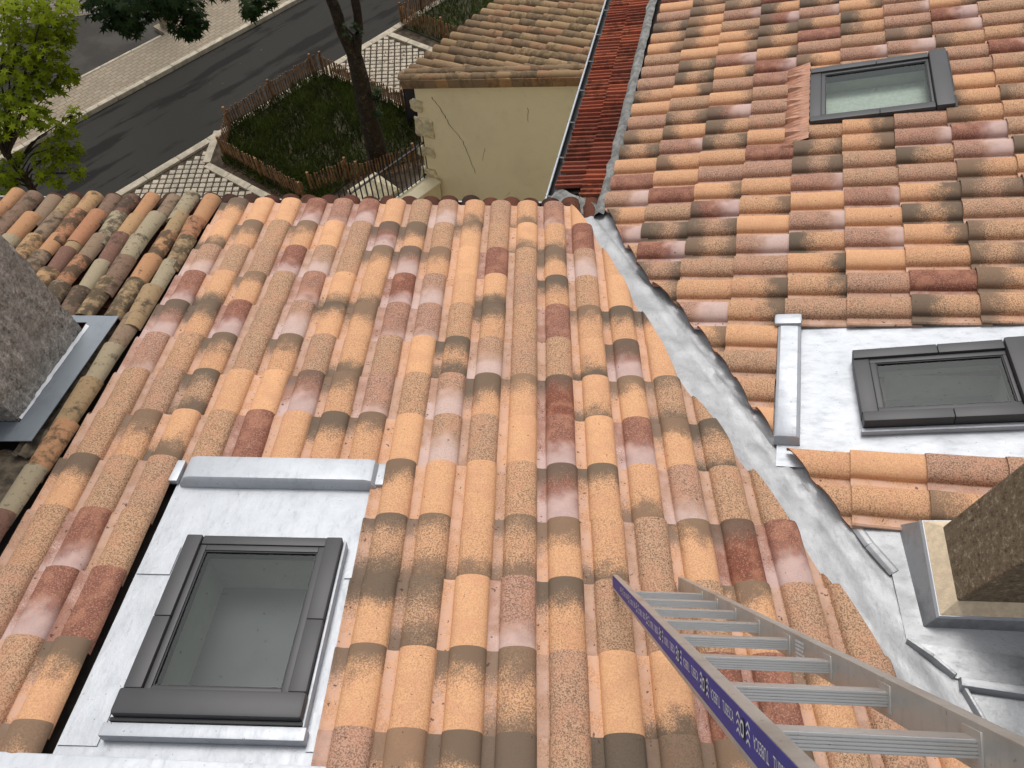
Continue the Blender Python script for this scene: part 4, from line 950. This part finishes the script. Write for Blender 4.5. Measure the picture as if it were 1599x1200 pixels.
# left chimney
pa, pb = FM @ Vector((-2.974,-1.742,-.03)), FM @ Vector((-2.961,-2.587,-.03))
cl = obj('chimney', None, oh, label='grey roughcast chimney at left edge with slate grey flashing'); ang = math.atan2(-(pb.x-pa.x), -(pb.y-pa.y)) ; 
cl.matrix_local = Matrix.Translation(-oh.location) @ Matrix.Translation(pb) @ Matrix.Rotation(-math.atan2(pa.x-pb.x, pa.y-pb.y), 4, 'Z')
wl = math.hypot(pa.x-pb.x, pa.y-pb.y)
bm = bmesh.new(); bmesh.ops.create_cube(bm, size=1); bmesh.ops.subdivide_edges(bm, edges=bm.edges, cuts=40, use_grid_fill=True)
for v in bm.verts:
    v.co = Vector((-.35+.70*v.co.x, wl/2+wl*v.co.y, 1.0+2.6*v.co.z)); nz = .012*noise.noise(v.co*9)+.008*noise.noise(v.co*22)
    v.co += Vector((nz, nz, 0))
obj('shaft', finish(bm, 'shaft', M['chimL'], 60), cl)
mb = MB()                                                               # flashing collar lying on the slope (roof coordinates)
zf = .055
for pts in ([(-2.99,-1.675),(-2.80,-1.668),(-2.812,-2.765),(-2.955,-2.62)], [(-2.955,-2.62),(-2.812,-2.765),(-3.9,-2.80),(-3.9,-2.63)], [(-3.9,-1.69),(-3.9,-1.60),(-2.80,-1.60),(-2.80,-1.668),(-2.99,-1.675)]):
    mb.prism(pts, zf-.006, zf)
mb.v = [tuple(p) for p in mb.v]; fl = mb.build('flashing', M['leadgrey'], roof3, None, label='slate grey flashing at the foot of the left chimney')
mb = MB()
for i in range(26):
    y = -1.72-i*.88/25; w_ = .008+.006*random.random(); mb.v += [(-2.968+.002*(i%3), y, zf+.02), (-2.968+w_+.004, y, zf+.003)]
for i in range(25): mb.f.append((2*i, 2*i+2, 2*i+3, 2*i+1)); mb.m.append(0)
mb.build('sealant_bead', M['white'], roof3)
bm = bmesh.new(); bmesh.ops.create_grid(bm, x_segments=14, y_segments=50, size=1)    # old mortar fillet below the flashing
for v in bm.verts:
    s = v.co.x; y = -2.2+v.co.y*.60; v.co = Vector((-2.835+.055*s, y-.05, .035-.045*(s+1)*.5+.022*noise.noise(Vector((s*2, y*9, 0)))+.01*noise.noise(Vector((s*6, y*25, 3)))))
obj('mortar_fillet', finish(bm, 'mortar_fillet', M['mortar_old'], 70), roof3)
bm = bmesh.new(); bmesh.ops.create_grid(bm, x_segments=40, y_segments=40, size=1)    # earth-stained roof boards in front of the chimney
for v in bm.verts: p = v.co.copy(); v.co = Vector((-3.35+.55*p.x, -3.5+.72*p.y, -.015+.03*noise.noise(p*4)+.015*noise.noise(p*11)))
obj('rubble_bed', finish(bm, 'rubble_bed', M['mortar_old'], 70), roof3)
stk = canal_mesh('spare_tile', M['tile'], .40, .08, .07)
for i in range(8):
    o = obj('spare_tile', stk, None, label=['lowest','second lowest','third lowest','fourth lowest','fourth from top','third from top','second from top','topmost'][i]+' spare terracotta tile in the small stack at left edge', category='tile', group='stack of spare tiles'); o.color = (random.uniform(.2,.6),0,0,.15)
    o.matrix_world = FM @ Matrix.Translation((-3.16+random.uniform(-.01,.01), -2.73+random.uniform(-.012,.012), .02+i*.021)) @ Matrix.Rotation(R(8)+random.uniform(-.05,.05), 4, 'Z')
# ------------------------------------------------------------------ ladder
LF = Vector((.410,1.117,H-3.43)); ld = Vector((-.041,-.386,.922)).normalized(); lx = Vector((1,-.01,0)); lx = (lx-ld*lx.dot(ld)).normalized(); ly = ld.cross(lx).normalized()
FL = Matrix(((lx[0],ly[0],ld[0],LF[0]),(lx[1],ly[1],ld[1],LF[1]),(lx[2],ly[2],ld[2],LF[2]),(0,0,0,1)))   # local z runs up the ladder, y away from the climber
lad = thing('ladder', 'aluminium ladder with blue stickers standing on the roof tiles', 'ladder', LF); lad.matrix_world = FL
LW, LL, RW, RD = .335, 3.35, .026, .066
sgn = -1 if (FL.to_3x3() @ Vector((0,1,0))).z > 0 else 1
for x in (0, LW-RW):
    mb = MB(); mb.box(x, x+RW, -RD/2, RD/2, 0, LL); mb.build('rail', M['alu'], lad, 35, .004)
def rung():
    mb = MB(); h = .0155; pr_ = []
    for i in range(5): pr_ += [(-h, -h+2*h*(i+.12)/5), (-h, -h+2*h*(i+.75)/5), (-h+.0022, -h+2*h*(i+.8)/5), (-h+.0022, -h+2*h*(i+1.05)/5 if i < 4 else h)]
    pr_ += [(h, h), (h, -h), (-h+.001, -h)]
    n = len(pr_)
    for x in (RW-.002, LW-RW+.002):
        for a, b in pr_: mb.v.append((x, b*.80, -a))
    for i in range(n): mb.f.append((i, (i+1)%n, n+(i+1)%n, n+i)); mb.m.append(0)
    return mb.mesh('rung', M['alu2'], 25)
RG = rung(); fm = MB(); fm.box(LW-RW-.003, LW-RW+.001, -.024, .024, -.024, .024); fm = fm.mesh('rung_collar', M['alu'], 30, .002)
for i in range(10):
    z = .575+i*.275; obj('rung', RG, lad, (0,0,z)); obj('rung_collar', fm, lad, (0,0,z))
    mb = MB()                                                              # pressed oval end of the rung, seen on the outer face
    for r_, xx, mi in ((1.0,-.0015,0), (.78,-.0028,1), (.5,-.0030,2)):
        n0 = len(mb.v); N_ = 16
        for k in range(N_):
            a = 2*math.pi*k/N_; mb.v.append((xx, .0145*r_*math.copysign(abs(math.cos(a))**.6, math.cos(a)), .012*r_*math.copysign(abs(math.sin(a))**.6, math.sin(a))))
        mb.f.append(tuple(range(n0, n0+N_))); mb.m.append(mi)
    mb.build('rung_end', [M['rubber'], M['white'], M['room']], lad, None, loc=(0,.0085,z))
mb = MB(); mb.box(-.0010, -.0002, -.020, .0315, .02, LL-.1); stick = mb.build('sticker', M['blue'], lad, label='blue printed sticker band along the left rail')
def text_mesh(s, size):
    cu = bpy.data.curves.new('lettering', 'FONT'); cu.body = s; cu.size = size; cu.align_x = 'CENTER'; cu.align_y = 'CENTER'
    o = bpy.data.objects.new('lettering', cu); col.objects.link(o); dg = bpy.context.evaluated_depsgraph_get()
    me = bpy.data.meshes.new_from_object(o.evaluated_get(dg)); bpy.data.objects.remove(o); return me
TX = text_mesh('TUBESCA', .024); TX.materials.clear(); TX.materials.append(M['white'])
TX2 = text_mesh('TUBESCA', .016); TX2.materials.clear(); TX2.materials.append(M['lilac'])
lg = MB()
for k in range(3):
    z_ = -.012+k*.011; lg.poly([(-.010,z_-.003,0),(.0,z_+.003,0),(.0,z_+.007,0),(-.010,z_+.001,0)]); lg.poly([(.0,z_+.003,0),(.010,z_-.003,0),(.010,z_+.001,0),(.0,z_+.007,0)])
LG = lg.mesh('logo', M['white'])
for i in range(10):
    z = .575+i*.275
    for s_, tw in ((1, 1), (-1, -1)):
        o = obj('lettering', TX, stick); zz = z+s_*.092
        # text plane lies on the outer face: text x along the rail, text y across it
        xa = Vector((0,0,1))*tw*-1; ya = Vector((0,1,0))*tw; za = xa.cross(ya)
        if za.x > 0: ya = -ya; za = -za
        o.matrix_local = Matrix(((xa[0],ya[0],za[0],-.0016),(xa[1],ya[1],za[1],.0085),(xa[2],ya[2],za[2],zz),(0,0,0,1))) @ Matrix.Scale(.72, 4, (1,0,0))
        o = obj('logo', LG, stick); o.matrix_local = Matrix(((xa[0],ya[0],za[0],-.0016),(xa[1],ya[1],za[1],.0085),(xa[2],ya[2],za[2],zz),(0,0,0,1))) @ Matrix.Translation((-.068*1,0,0)) if False else Matrix(((0,0,-1,-.0016),(0,1,0,.0085),(1,0,0,z+s_*.028+.0),(0,0,0,1)))
mb = MB()                                                                 # white instruction label inside the right rail
for r_ in range(5):
    y = -.020+r_*.009; z_ = 0
    while z_ < .055:
        l_ = random.uniform(.004,.011); mb.poly([(LW-RW-.0008,y,1.74+z_),(LW-RW-.0008,y+.006,1.74+z_),(LW-RW-.0008,y+.006,1.74+z_+l_),(LW-RW-.0008,y,1.74+z_+l_)]); z_ += l_+.002
mb.build('rating_label', M['white'], lad)
